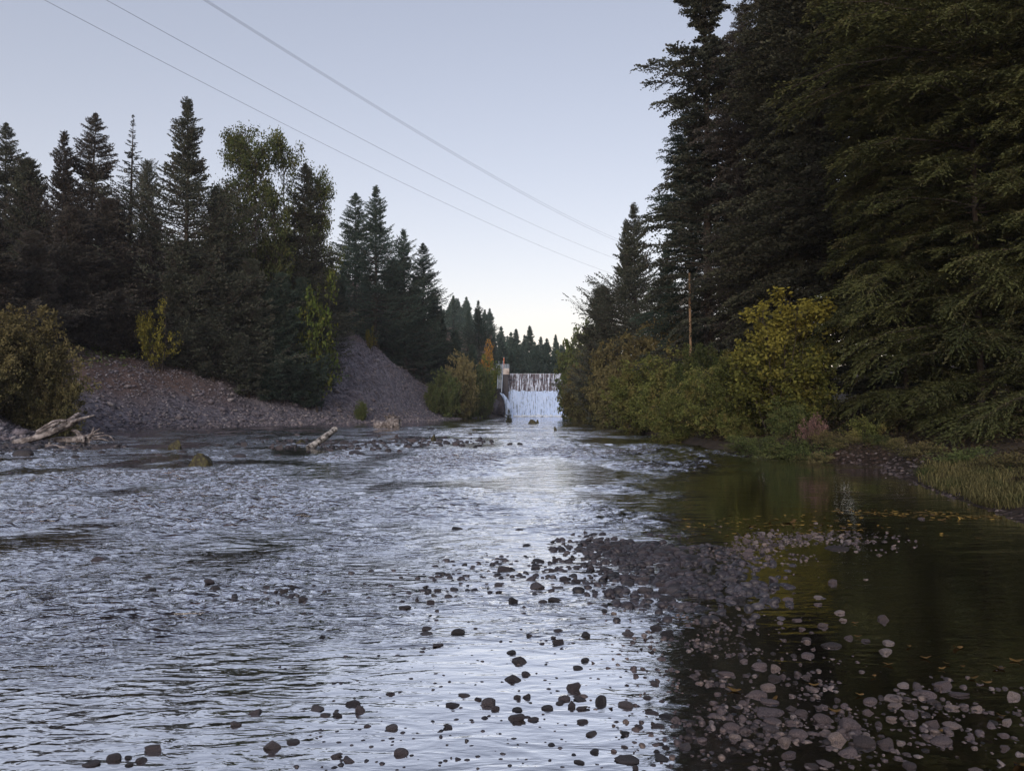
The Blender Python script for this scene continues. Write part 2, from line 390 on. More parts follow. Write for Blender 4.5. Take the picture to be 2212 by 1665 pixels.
# ------------------------------------------------------------------ ground mesh
def build_ground():
    tx = np.linspace(-1, 1, 420); ty = np.linspace(0, 1, 620)
    xs = np.sinh(tx*4.6)/np.sinh(4.6)*520
    ys = -14+(np.exp(ty*5.2)-1)/(np.exp(5.2)-1)*900
    X, Y = np.meshgrid(xs, ys); Z = Hf(X, Y)
    V = np.stack([X, Y, Z], -1).reshape(-1, 3); nx = len(xs); ny = len(ys)
    i = (np.arange(ny-1)[:, None]*nx+np.arange(nx-1)[None]).ravel()
    Fc = np.stack([i, i+1, i+nx+1, i+nx], 1).ravel()
    me = mesh_np('ground', V, Fc, 4, M['ground'], smooth=True)
    d = sdist(X, Y).ravel(); x = X.ravel(); y = Y.ravel(); z = Z.ravel(); nn = fbm(x*.25, y*.25, 4, 6)
    px = 1106+F*x/np.maximum(y, 1)
    bed = (d < .0).astype(float)
    scree = ((x < 0) & (d > 0)).astype(float)*sst(19, 15, z+nn*3)*sst(140, 120, y)
    rust = ((x < 0) & (d > 0))*sst(1.5, 3.6, z+nn*1.5)*sst(78, 70, y)*.9*sst(8, 6, z)
    rust = np.maximum(rust, ((x < 0) & (d > 0))*sst(9.5, 11.5, z+nn*2)*.7)
    shore = ((x > 0) & (d > 0))*sst(1.6, .3, d)*.8*sst(30, 24, y)
    a = me.attributes.new('zone', 'FLOAT_VECTOR', 'POINT')
    a.data.foreach_set('vector', np.stack([scree, rust, np.maximum(bed, shore)], 1).astype(np.float32).ravel())
    tag(add('ground', me), kind='structure')
build_ground()

# ------------------------------------------------------------------ river surface (real waves, finer ripples in the bump)
def chop_at(X, Y):
    """how rough the water is: riffles in midstream, near-still shallows and a still pool by the right bank"""
    a = np.full(X.shape, 1.0)
    u = X/np.maximum(Y, 1)
    pool = sst(.17, .28, u+.05*noise2(X*.8, Y*.5, 3))*sst(24, 20, Y)
    bx = X-(.6+.10*Y); shallow = sst(6.6, 5.0, Y+1.2*noise2(X*1.2, Y*.8, 8)+np.maximum(-X-.3, 0)*1.3)
    lee = np.exp(-(((X-1.0)/1.6)**2+((Y-8.0)/1.8)**2))
    rif = np.exp(-((Y-25-X*.6)/6)**2)*.9+np.exp(-((X-5.5)/2.0)**2-((Y-24)/7)**2)*1.2
    far = sst(45, 90, Y)*.55
    leftd = sst(62, 75, Y)*sst(-2, -8, X)
    a = a+rif+.45*fbm(X*.25, Y*.16, 3, 12)-far
    a = a*(1-.90*shallow)*(1-.75*lee)*(.16+1.20*sst(-.22, .46, fbm(X*.30+9, Y*.20, 3, 33)+.10*sst(2, -4, X)))
    a = a*(1-.65*np.exp(-((u-.02-.0*Y)/.10)**2)*sst(9, 14, Y)*sst(24, 20, Y))
    a = np.maximum(a, .12)*(1-.93*pool)*(1-.7*leftd)
    return np.maximum(a, .035)
def build_water():
    nu, nv = 900, 1300
    ys = 1.2*(152/1.2)**np.linspace(0, 1, nv); us = np.linspace(-1.25, 1.25, nu)
    U, Y = np.meshgrid(us, ys); X = U*(Y*.72+1.6)
    C = chop_at(X, Y)
    # warp so crests bend with the flow
    wx = X+.35*noise2(X*.5, Y*.35, 31); wy = Y+.5*noise2(X*.4+5, Y*.3, 32)-X*.13
    def ridg(a): return 1-2*np.abs(a)
    Z = .042*ridg(noise2(wx*.8, wy*2.4, 21)*1.6)+.024*ridg(noise2(wx*1.9, wy*5.8, 22)*1.6)+.03*noise2(wx*.45, wy*.8, 23)*sst(9, 16, Y)
    fine = .0085*ridg(noise2(wx*4.5, wy*13, 24)*1.6)*sst(26, 12, Y)
    Z = Z*sst(3, 14, Y)**.5*1.0
    ampm = np.clip(C, 0, 1.5)
    Z = (Z-.01)*ampm+fine*ampm
    # a standing-wave riffle where the current meets the right bank
    for (cx, cy, rx, ry, h) in ((5.6, 25, 1.6, 1.0, .10), (5.0, 22.5, 1.8, .8, .07), (6.6, 28, 1.4, 1.4, .09), (2.6, 29, 2.2, .8, .08), (0.2, 27, 2.5, .8, .06), (3.5, 33, 2, 1, .08),
                                (-5.2, 10.4, .8, .3, .035), (-4.0, 9.6, .5, .25, .035), (-3.2, 9.1, .4, .2, .03), (-.9, 11.5, .5, .3, .035), (4.6, 19.5, 1.2, .5, .05)):
        g = np.exp(-((X-cx)/rx)**2-((Y-cy)/ry)**2); Z = Z+h*g*(.5+1.6*np.abs(noise2(X*2.2, Y*3.5, 41)))
    V = np.stack([X, Y, Z], -1).reshape(-1, 3)
    i = (np.arange(nv-1)[:, None]*nu+np.arange(nu-1)[None]).ravel()
    me = mesh_np('river', V, np.stack([i, i+1, i+nu+1, i+nu], 1).ravel(), 4, M['water'], smooth=True)
    a = me.attributes.new('chop', 'FLOAT', 'POINT')
    a.data.foreach_set('value', C.astype(np.float32).ravel())
    tag(add('river', me), kind='structure')
build_water()

# ------------------------------------------------------------------ plants
def orth(T):
    up = np.zeros_like(T); up[..., 2] = 1
    a = np.cross(T, up); n = np.linalg.norm(a, axis=-1, keepdims=True)
    a = np.where(n < 1e-3, np.array([1., 0, 0]), a/np.maximum(n, 1e-9)); return a
def thin_tubes(P0, P1, r0, r1, n=3):
    """many thin 3-sided rods -> V, faces"""
    T = P1-P0; T /= np.maximum(np.linalg.norm(T, axis=1, keepdims=True), 1e-9)
    A = orth(T); B = np.cross(A, T); V = []
    for P, r in ((P0, r0), (P1, r1)):
        for k in range(n):
            q = 2*np.pi*k/n; V.append(P+(A*math.cos(q)+B*math.sin(q))*r[:, None])
    V = np.stack(V, 1).reshape(-1, 3); m = len(P0); base = np.arange(m)*2*n
    Fc = np.stack([np.stack([base+k, base+(k+1) % n, base+n+(k+1) % n, base+n+k], 1) for k in range(n)], 1).reshape(-1)
    return V, Fc
def conifer(kind, seed, H, R, mat, nb=260, nt=15, nl=6, cb=.03, droop=.25, up=.25, lw=(.16, .06), wr=.34, shape=.8, trunk_r=None, gap=.0, irregular=.25, leafn=.75, topR=.0, bark='bark', level=0, whorl=.0, ld=.25, tip=None):
    """a conifer: whorls of branches, side twigs in flat sprays, needle tufts on the twigs"""
    rs = np.random.RandomState(seed)
    t = np.sort(rs.rand(nb)**.72)                       # 0 bottom .. 1 top
    z0 = H*(cb+(1-cb)*t)*.995
    if whorl:
        wsp = whorl*(1-.5*t); z0 = np.where(t < .93, np.round(z0/wsp)*wsp+rs.normal(0, .11*whorl, nb), z0)
    prof = ((1-t)**shape)*np.minimum(1, .55+t*2.2)+.015+topR*(1-t)
    big = 1+irregular*noise2(t*9+seed, t*0+.5, seed)*2.2
    L = R*prof*(rs.uniform(.55, 1.15, nb))*big+.03
    if gap: L *= np.where(noise2(t*14, t*0+seed*.37, seed+3) < -.25, 1-gap, 1)
    az = np.cumsum(rs.uniform(1.9, 2.9, nb))
    h = np.stack([np.cos(az), np.sin(az)], 1)
    sl = -droop*(1-t)**1.2+up*t**1.3*2.4+rs.normal(0, .08, nb)      # start slope
    cv = (up*.55+.18)*(1-t)+rs.normal(0, .06, nb)                       # upturn at tip
    if tip is not None: sl = sl*.5+.16; cv = tip*(.6+.8*rs.rand(nb))
    def bp(s):   # s (nb,k)
        r = L[:, None]*s; z = z0[:, None]+L[:, None]*(sl[:, None]*s+cv[:, None]*s*s*s)
        return np.stack([h[:, None, 0]*r, h[:, None, 1]*r, z], -1)
    # twigs
    s = (np.arange(nt)[None]+rs.rand(nb, nt))/nt; s = .10+.90*s**.85
    B = bp(s); T = bp(s+.02)-B; T /= np.linalg.norm(T, axis=-1, keepdims=True)
    side = np.where((np.arange(nt)[None]+rs.randint(0, 2, (nb, 1))) % 2 == 0, 1., -1.)
    A = orth(T); ang = rs.uniform(.65, 1.15, (nb, nt))*(1-.5*s**3)
    TD = T*np.cos(ang)[..., None]+A*(np.sin(ang)*side)[..., None]
    TD[..., 2] += rs.normal(-.05, .13, (nb, nt))
    TL = (L[:, None]*wr*(np.sin(np.clip(s, 0, 1)*np.pi*.86+.22))**.8+.012*R+.05)*rs.uniform(.55, 1.15, (nb, nt))
    u = (np.arange(nl)[None, None]+rs.rand(nb, nt, nl))/nl
    sag = rs.uniform(.0, .30, (nb, nt))
    C = B[:, :, None]+TD[:, :, None]*(TL[..., None]*u)[..., None]
    C[..., 2] -= sag[..., None]*TL[..., None]*u*u
    LD = TD[:, :, None]+ld*rs.normal(size=C.shape); LD[..., 2] += .12
    keep = (rs.rand(*u.shape) < np.clip(TL[..., None]/(TL.mean()*.9), .35, 1)).ravel()
    C = C.reshape(-1, 3)[keep]; LD = LD.reshape(-1, 3)[keep]; n = len(C)
    C = C+rs.normal(0, lw[1]*.35, C.shape)
    NN = rs.normal(size=(n, 3))*leafn; NN[:, 2] += .8
    tb = np.repeat(np.repeat(rs.rand(nb), nt), nl)[keep]
    bb = np.repeat(rs.rand(nb), nt*nl)[keep]; tint = np.clip(.35*bb+.35*tb+.30*rs.rand(n), 0, 1)
    ts = .5+.5*np.clip((1-np.repeat(t, nt*nl)[keep])*4, 0, 1); V = leaf_quads(C, LD, NN, ts*lw[0]*rs.uniform(.7, 1.4, n), ts*lw[1]*rs.uniform(.7, 1.4, n))
    # leader + top tuft
    k = 26; zt = H*(1-.05*rs.rand(k)**1.2); C2 = np.stack([rs.normal(0, .02, k), rs.normal(0, .02, k), zt+.15], 1)
    D2 = rs.normal(0, .5, (k, 3)); D2[:, 2] = abs(D2[:, 2])+.7
    V = np.concatenate([V, leaf_quads(C2, D2, rs.normal(size=(k, 3)), np.full(k, lw[0]*.6), np.full(k, lw[1]*.5))]); tint = np.concatenate([tint, rs.rand(k)])
    crown = mesh_np(kind+'_crown', V, np.arange(len(V)), 4, M[mat], tint)
    # branch wood
    sp = np.linspace(0, 1, 4)[None].repeat(nb, 0); BB = bp(sp); rr = (.006+.008*L)[:, None]*np.array([1, .7, .45, .15])[None]
    P0 = BB[:, :-1].reshape(-1, 3); P1 = BB[:, 1:].reshape(-1, 3)
    Vb, Fb = thin_tubes(P0, P1, rr[:, :-1].ravel(), rr[:, 1:].ravel())
    br = mesh_np(kind+'_branches', Vb, Fb, 4, M[bark])
    tr = trunk_r or H*.0125+.03; g = Geo(); zz = np.linspace(-.8, H, 12)
    g.tube([(0.05*math.sin(z*.5+seed), .05*math.cos(z*.4+seed), z) for z in zz], [tr*(1-max(0, z)/H)**.9+.012 for z in zz], 9, rough=.05, seed=seed)
    trk = g.make(kind+'_trunk', M[bark], True)
    return dict(kind=kind, H=H, parts=[('crown', crown), ('branches', br), ('trunk', trk)])

def broadleaf(kind, seed, H, R, mat, nstem=5, leaves=9000, ls=.11, stemr=.05, spread=.5, base=.12, tw=9, sc=.28, lean=0, bark='bark', fromz=.15, upright=.5, droopleaf=.25):
    """several rising stems, side limbs, twigs; leaves hang round the twigs in clumps"""
    rs = np.random.RandomState(seed); g0 = []; g1 = []; r0 = []; r1 = []; tips = []
    def seg(p, q, a, b): g0.append(p); g1.append(q); r0.append(a); r1.append(b)
    for i in range(nstem):
        az = rs.rand()*6.283; sp = spread*math.sqrt((i+.5)/nstem)*rs.uniform(.8, 1.15)
        hh = H*(1-.42*(i/nstem)**1.3)*rs.uniform(.86, 1.0); p = np.array([math.cos(az)*base*R*rs.rand(), math.sin(az)*base*R*rs.rand(), -.3])
        d = np.array([math.cos(az)*sp+lean*.3, math.sin(az)*sp, 1.]); n = 9; st = hh/n; pts = [p]
        for k in range(n):
            d2 = d+rs.normal(0, .10, 3); d2[:2] *= (1-.35*upright*k/n)+.0; d2 /= np.linalg.norm(d2); p = p+d2*st; pts.append(p)
        for k in range(n): seg(pts[k], pts[k+1], stemr*(1-k/n*.85), stemr*(1-(k+1)/n*.85))
        for j in range(tw*2):
            f = fromz+(1-fromz)*rs.rand()**.9; k = min(int(f*n), n-1); b = pts[k]+(pts[k+1]-pts[k])*(f*n-k)
            a2 = rs.rand()*6.283; ll = R*(.62*(1-f)**.6+.14)*rs.uniform(.5, 1.15); rise = upright*rs.uniform(.4, 1.5)
            dv = np.array([math.cos(a2), math.sin(a2), rise]); dv /= np.linalg.norm(dv); q = b
            for m in range(3):
                dv2 = dv+rs.normal(0, .16, 3); q2 = q+dv2*ll/3; seg(q, q2, stemr*.32*(1-m/3), stemr*.32*(1-(m+1)/3))
                for _ in range(3):
                    dd = rs.normal(0, 1, 3)*.6+dv; dd /= np.linalg.norm(dd); e = q2+dd*sc*rs.uniform(.8, 2.2); seg(q2, e, stemr*.12, stemr*.04)
                    tips.append((q2+(e-q2)*.5, e))
                q = q2
    T0 = np.array([a for a, b in tips]); T1 = np.array([b for a, b in tips]); n = leaves; ix = rs.randint(0, len(tips), n)
    lw = rs.rand(len(tips))**1.5; ix = rs.choice(len(tips), n, p=lw/lw.sum())
    C = T0[ix]+(T1-T0)[ix]*rs.rand(n, 1)*1.2+rs.normal(0, sc*.42, (n, 3)); C[:, 2] = np.maximum(C[:, 2], .02)
    D = rs.normal(size=(n, 3)); D[:, 2] -= droopleaf; NN = rs.normal(size=(n, 3))*.8; NN[:, 2] += .6
    V = leaf_quads(C, D, NN, ls*rs.uniform(.6, 1.35, n), ls*.62*rs.uniform(.6, 1.35, n))
    tint = np.clip(.5*rs.rand(len(tips))[ix]+.5*rs.rand(n), 0, 1)
    fo = mesh_np(kind+'_foliage', V, np.arange(len(V)), 4, M[mat], tint)
    Vb, Fb = thin_tubes(np.array(g0), np.array(g1), np.array(r0), np.array(r1), 4)
    st = mesh_np(kind+'_stems', Vb, Fb, 4, M[bark])
    return dict(kind=kind, H=H, parts=[('foliage', fo), ('stems', st)])

def put(proto, x, y, z, sh, sw, rot, label, cat, group=None, mat=None, name=None):
    """a copy of the thing and each of its parts at a spot"""
    root = bpy.data.objects.new(name or proto['kind'], None); COL.objects.link(root); root.empty_display_size = .3
    root.location = (x, y, z); root.scale = (sw, sw, sh); root.rotation_euler = (random.uniform(-.015, .015), random.uniform(-.015, .015), rot)
    tag(root, label, cat, group)
    for nme, me in proto['parts']:
        o = bpy.data.objects.new(nme, me); COL.objects.link(o); o.parent = root
        if mat and nme in ('crown', 'foliage'):
            o.material_slots[0].link = 'OBJECT'; o.material_slots[0].material = M[mat]
    return root

P = {}
P['firA'] = conifer('fir_tree', 11, 26, 9.3, 'con', nb=380, nt=24, nl=9, lw=(.22, .12), droop=.30, up=.30, shape=.86, irregular=.5, wr=.27, gap=.35, whorl=1.0)
P['firB'] = conifer('fir_tree', 12, 26, 8.3, 'con', nb=380, nt=24, nl=9, lw=(.22, .12), droop=.38, up=.20, shape=.92, wr=.27, irregular=.35, whorl=1.0)
P['firC'] = conifer('fir_tree', 13, 26, 8.99, 'con', nb=380, nt=24, nl=9, lw=(.22, .12), droop=.18, up=.36, shape=.74, gap=.45, irregular=.5, wr=.27, whorl=1.0)
P['slim'] = conifer('spruce_tree', 14, 26, 3.84, 'con', nb=230, nt=14, nl=6, lw=(.20, .08), droop=.32, up=.16, shape=.80, gap=.4, wr=.22)
P['low'] = conifer('fir_tree', 15, 14, 5.3, 'con', nb=460, nt=24, nl=9, lw=(.22, .12), droop=.30, up=.22, shape=.75, irregular=.5, whorl=0.8)
P['far'] = conifer('fir_tree', 16, 16, 4.64, 'far', nb=255, nt=12, nl=4, lw=(.55, .24), droop=.2, up=.22, shape=.8, level=1)
P['far2'] = conifer('fir_tree', 17, 16, 3.77, 'far', nb=225, nt=11, nl=4, lw=(.50, .22), droop=.3, up=.15, shape=.9, level=1)
P['tallQ'] = conifer('fir_tree', 21, 34, 4.94, 'con', nb=430, nt=30, nl=12, lw=(.19, .12), droop=.30, up=.24, shape=.42, gap=.5, irregular=.5, wr=.30, whorl=1.1, tip=-.12)
P['tallR'] = conifer('fir_tree', 22, 34, 6.67, 'con', nb=560, nt=30, nl=12, lw=(.20, .12), droop=.28, up=.25, shape=.40, irregular=.3, wr=.32, trunk_r=.25, whorl=1.0, tip=-.15)
P['near'] = conifer('hemlock_tree', 23, 30, 7.02, 'con_o', nb=430, nt=60, nl=22, lw=(.17, .052), droop=.42, up=.20, shape=.66, irregular=.38, wr=.36, leafn=.45, trunk_r=.14, whorl=1.05, cb=.01, tip=-.20, ld=.26)
P['near2'] = conifer('hemlock_tree', 24, 30, 7.56, 'con_o', nb=400, nt=60, nl=22, lw=(.17, .052), droop=.34, up=.20, shape=.66, irregular=.38, wr=.34, leafn=.45, trunk_r=.14, whorl=1.15, cb=.01, tip=-.20, ld=.26)
P['cotton'] = broadleaf('cottonwood_tree', 31, 20, 8.5, 'leaf_dk', nstem=5, leaves=32000, ls=.27, stemr=.17, spread=.50, tw=22, sc=.62, upright=1.3, fromz=.22, bark='bark')
P['maple'] = broadleaf('maple_tree', 32, 7, 3.0, 'leaf_yl', nstem=4, leaves=2600, ls=.26, stemr=.07, spread=.45, tw=7, sc=.4, upright=.5)
P['bushA'] = broadleaf('alder_bush', 41, 6, 3.2, 'leaf', nstem=22, leaves=34000, ls=.15, stemr=.035, spread=.72, tw=9, sc=.22, upright=.35, fromz=.02)
P['bushB'] = broadleaf('alder_bush', 42, 6, 3.4, 'leaf', nstem=18, leaves=30000, ls=.16, stemr=.04, spread=.75, tw=10, sc=.24, upright=.6, fromz=.05)
P['bushF'] = broadleaf('willow_bush', 43, 6, 3.4, 'leaf_br', nstem=20, leaves=20000, ls=.24, stemr=.04, spread=.75, tw=9, sc=.26, upright=.5, fromz=.02)
P['ytree'] = broadleaf('alder_tree', 44, 6, 2.4, 'leaf_y', nstem=14, leaves=17000, ls=.15, stemr=.035, spread=.38, tw=9, sc=.20, upright=.8, fromz=.15)
P['low_shrub'] = broadleaf('low_shrub', 45, 1.2, 1.1, 'leaf_br', nstem=16, leaves=5000, ls=.06, stemr=.010, spread=.9, tw=4, sc=.09, upright=.5, fromz=.05)
P['sapling'] = conifer('young_fir', 46, 2, 0.55, 'con', nb=60, nt=10, nl=4, lw=(.12, .05), droop=.1, up=.3, shape=.8)

def tree(p, px, Y, ty, label, sw=1.0, base=None, cat='tree', group=None, mat=None, name=None, sink=.1, rot=None):
    """base = (x, y) pixel where the foot shows on the bank; else the ground at distance Y"""
    if base: q = solve(*base); Y = q.y
    pr = P[p]; q = at(px, ty, Y); zg = H1(q.x, Y)-sink; s = (q.z-zg)/pr['H']
    return put(pr, q.x, Y, zg, s, s*sw, rot if rot is not None else random.uniform(0, 6.28), label, cat, group, mat, name)

LG = 'conifers on the left bank'
# --- left bank, back row (label = how to find it)
tree('firB', 18, 75, 265, 'dark narrow conifer with a pointed top at the far left edge of the picture', .85, group=LG)
tree('firC', -70, 70, 330, 'dark conifer cut off by the left edge of the picture', .9, group=LG)
tree('low', 66, 71, 344, 'shorter round-topped conifer between the leftmost spire and the twin-peaked pair', .7, group=LG)
tree('firA', 141, 72, 286, 'dark ragged-topped conifer, left partner of the tallest spire in the left cluster', .85, group=LG, mat='con_b')
tree('firB', 198, 74, 243, 'dark steep-pointed conifer, the taller spire of the left cluster', .85, group=LG, mat='con_b')
tree('slim', 282, 80, 245, 'thin see-through spruce with sparse branches and bare trunk showing', .85, cat='tree', group=LG)
tree('firC', 325, 78, 350, 'dark conifer shoulder behind the thin spruce and the tallest fir', .65, group=LG)
tree('firA', 410, 76, 215, 'tallest fir of the left bank, broad ragged pyramid beside the cottonwood', .92, group=LG)
tree('firB', 470, 79, 400, 'dark conifer half hidden behind the cottonwood\'s left side', .7, group=LG)
tree('firB', 655, 84, 352, 'dark conifer showing through and right of the cottonwood crown, with drooping right side', .78, group=LG)
tree('firA', 100, 80, 430, 'dark conifer filling the gap behind the left cluster', .8, group=LG, mat='con_b')
tree('firC', 340, 84, 470, 'dark conifer low behind the tallest fir, seen between trunks', .7, group=LG)
tree('firC', 560, 86, 540, 'dark conifer low behind the cottonwood trunks', .7, group=LG)
tree('firB', 715, 92, 560, 'small dark conifer closing the gap before the middle group of firs', .8, group=LG)
# --- left bank, front row on the scree top
FG = 'low conifers along the top of the left scree'
for k, (px, by, ty, sw, mat, lb) in enumerate([
    (-20, 770, 470, 1.0, 'con_b', 'brownish dark conifer behind the round bush at the far left'),
    (75, 765, 500, .95, 'con_b', 'brownish dark conifer rising right behind the round left bush'),
    (160, 765, 450, .95, 'con_b', 'brownish dark conifer standing left of the rusty bare soil'),
    (235, 778, 430, .95, 'con_b', 'wide dull-brown conifer directly above the rusty soil'),
    (312, 792, 520, .85, 'con_b', 'dark conifer just left of the small yellow maple'),
    (395, 812, 520, .85, 'con', 'dark conifer just right of the small yellow maple'),
    (465, 838, 500, .80, 'con', 'dark conifer standing under the cottonwood\'s left limbs'),
    (540, 862, 560, .80, 'con', 'dark conifer whose skirt reaches lowest in the middle of the scree'),
    (612, 872, 590, .72, 'con_g', 'dark green conifer second from the right end of the front row'),
    (585, 870, 620, .7, 'con_g', 'dark green conifer between the lowest skirt and the scree fan'),
    (672, 886, 640, .62, 'con_g', 'short dark green conifer whose skirt hides the left edge of the scree fan'),
    (655, 880, 600, .62, 'con_g', 'dark green conifer at the right end of the front row, touching the scree fan')]):
    tree('low', px, 0, ty, lb, sw*1.08, base=(px, by-(14 if px < 500 else 0)), group=FG, mat=mat)
# --- cottonwood and maples
tree('cotton', 548, 84, 280, 'tall cottonwood with rising grey limbs and see-through green leaves', .72, group=None, mat='leaf_dk', rot=.4)
tree('cotton', 632, 86, 318, 'second cottonwood, denser rounded crown with leafy upright shoots', .62, mat='leaf_dk', rot=2.2)
tree('maple', 348, 58, 636, 'small maple with bright yellow leaves in front of the dark firs', .6, base=(352, 812), mat='leaf_yl')
tree('maple', 690, 70, 566, 'light green maple hanging beside the right end of the left firs', .5, base=(696, 893), mat='leaf_gy')
tree('maple', 803, 95, 700, 'tiny yellow-leaved shrub low in the dark middle firs', .5, base=(806, 762), mat='leaf_yl', name='maple_sapling')
# --- middle group above the scree fan
MG = 'firs of the middle group above the scree fan'
for (p, px, Y, ty, sw, mat, lb) in [
    ('firB', 769, 118, 418, .95, 'con_g', 'left spire of the twin tallest firs of the middle group'),
    ('firA', 813, 116, 402, .92, 'con_g', 'right and tallest spire of the middle group of firs'),
    ('firA', 877, 121, 495, .85, 'con_g', 'fir with its top half way down the right slope of the middle group'),
    ('firB', 917, 125, 525, .90, 'con_g', 'rightmost pointed fir of the middle group, standing clear against the sky'),
    ('firC', 740, 117, 575, .8, 'con_g', 'dark fir low at the left foot of the middle group'),
    ('low', 850, 122, 560, .8, 'con_g', 'dark fir in front of the gap between middle spires'),
    ('firB', 945, 130, 640, .8, 'con_g', 'small fir tucked under the rightmost pointed fir'),
    ('firB', 895, 125, 600, .8, 'con_g', 'dark fir filling the right side of the middle group')]:
    tree(p, px, Y, ty, lb, sw, group=MG, mat=mat)
for (px, by, ty, sw, lb) in [
    (735, 762, 610, .75, 'low dark fir just behind the left shoulder of the scree fan'),
    (790, 775, 600, .8, 'low dark fir above the peak of the scree fan'),
    (850, 806, 620, .8, 'low dark fir above the right flank of the scree fan'),
    (905, 846, 640, .72, 'low dark fir near the foot of the right flank of the scree fan'),
    (955, 882, 690, .62, 'lowest dark fir where the scree fan meets the water')]:
    tree('low', px, 0, ty, lb, sw*1.0, base=(px, by-38), group=MG, mat='con_g')
# --- toward the dam
DG = 'trees between the scree fan and the dam'
for (p, px, Y, ty, sw, mat, lb) in [
    ('low', 985, 128, 716, .7, 'con_g', 'dark fir beyond the scree fan, left of the sharp lone spire'),
    ('firA', 1036, 168, 649, .80, 'con_g', 'lone dark spire standing above the trees left of the dam'),
    ('firA', 1010, 172, 668, .8, 'far', 'paler spire just left of the lone dark spire near the dam'),
    ('low', 1020, 134, 745, .65, 'con_g', 'small fir above the cliff left of the dam')]:
    tree(p, px, Y, ty, lb, sw, group=DG, mat=mat)
tree('maple', 1062, 152.5, 724, 'tree left of the dam coloured orange as if its top caught the sun', .42, mat='leaf_sunlit', cat='tree')
tree('maple', 1048, 148, 756, 'yellow-green tree just below the orange tree top', .62, mat='leaf_gy', cat='tree')
WB = 'bushes between the scree fan and the dam'
for (px, Y, ty, sw, mat, lb) in [
    (960, 113, 790, .62, 'leaf_dk', 'dark green bush at the right foot of the scree fan'),
    (990, 118, 752, .55, 'leaf_br', 'tall brownish-green bush left of the dam cliff'),
    (1012, 121, 800, .62, 'leaf_dk', 'dark bush overhanging the water left of the dam'),
    (1035, 130, 780, .5, 'leaf_dk', 'green bush beside the dam stairway cliff'),
    (1046, 138, 812, .42, 'leaf_dk', 'bush clinging to the cliff by the dam stairway'),
    (935, 110, 822, .5, 'leaf_dk', 'small green bush on the right edge of the scree fan'),
    (1020, 143, 760, .6, 'leaf_br', 'brownish bush behind the cliff left of the dam')]:
    tree('bushF', px, Y, ty, lb, sw, cat='bush', group=WB, mat=mat)
tree('bushF', 778, 84, 862, 'low dark bush at the water edge in front of the scree fan', .6, base=(778, 908), cat='bush', mat='leaf_dk')
# --- far treeline beyond the dam and on the hill
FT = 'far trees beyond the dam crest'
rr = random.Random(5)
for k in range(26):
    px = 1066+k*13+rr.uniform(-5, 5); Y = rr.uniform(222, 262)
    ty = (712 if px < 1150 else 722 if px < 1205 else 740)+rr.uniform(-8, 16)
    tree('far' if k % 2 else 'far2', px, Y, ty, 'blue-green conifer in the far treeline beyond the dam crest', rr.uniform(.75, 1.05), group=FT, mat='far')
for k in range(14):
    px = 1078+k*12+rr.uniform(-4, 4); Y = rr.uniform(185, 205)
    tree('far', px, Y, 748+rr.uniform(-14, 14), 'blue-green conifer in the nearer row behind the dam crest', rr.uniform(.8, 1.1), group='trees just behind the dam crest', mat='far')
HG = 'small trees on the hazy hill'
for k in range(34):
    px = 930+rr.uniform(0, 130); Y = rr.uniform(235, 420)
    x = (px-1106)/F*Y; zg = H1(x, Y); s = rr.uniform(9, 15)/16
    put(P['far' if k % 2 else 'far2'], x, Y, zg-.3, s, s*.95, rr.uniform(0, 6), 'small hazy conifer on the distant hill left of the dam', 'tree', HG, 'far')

# --- right bank, conifers
tree('firA', 1374, 74, 440, 'dark fir with a sharp top standing alone over the right-bank bushes', .82, group=None, rot=1.0)
tree('firA', 1346, 75, 474, 'second slimmer top just left of the sharp lone fir on the right bank', .66)
tree('low', 1305, 78, 620, 'dark fir low on the left side of the lone right-bank fir', .8)
tree('firA', 1440, 62, 520, 'dark fir in the gap between the lone fir and the very tall fir', .75, mat='con')
RG = 'tall conifers on the right bank'
for (p, px, Y, ty, sw, mat, lb, rot) in [
    ('tallQ', 1526, 45, -190, .84, 'con', 'very tall fir whose bare trunk and separate branches stand against the sky', 2.0),
    ('tallR', 1490, 52, 240, .78, 'con_g', 'dark fir behind the left side of the very tall fir', .3),
    ('tallR', 1620, 43, 10, .68, 'con_b', 'dense dark fir right behind the very tall fir, its top reaching the picture edge', 1.2),
    ('tallR', 1700, 38, -120, .78, 'con_r', 'tall dense russet-dark fir between the very tall fir and the olive hemlocks', 2.6),
    ('tallQ', 1665, 48, -230, .9, 'con_r', 'sparse tall fir letting sky through at the top edge, right of the very tall fir', 4.0),
    ('tallR', 1775, 36, -260, .9, 'con_r', 'tall dark fir behind the left edge of the olive hemlocks', 3.1),
    ('tallR', 1640, 44, 420, .85, 'con_b', 'dark fir closing the gap right behind the yellow alder', 2.2),
    ('tallR', 1950, 38, -300, .95, 'con_r', 'dark fir in the second row behind the left hemlock', 1.7),
    ('tallR', 2080, 37, -350, .95, 'con_r', 'dark fir in the second row behind the middle hemlock', 3.7),
    ('tallR', 1590, 50, 330, .8, 'con_g', 'shorter dense fir behind the tan pole and the bushes', 5.1),
    ('tallR', 1870, 34, -420, .95, 'con_r', 'tall dark fir behind the middle of the olive hemlocks', .9),
    ('tallR', 1990, 33, -500, .95, 'con_r', 'tall dark fir deep behind the olive hemlocks', 2.9),
    ('tallR', 2120, 31, -600, .95, 'con_r', 'tall dark fir behind the right-hand hemlock', 4.4),
    ('tallR', 2260, 29, -600, .95, 'con_r', 'dark fir filling the upper right corner behind the hemlocks', 5.6)]:
    tree(p, px, Y, ty, lb, sw, group=RG, mat=mat, rot=rot)
NG = 'olive hemlocks on the near right bank'
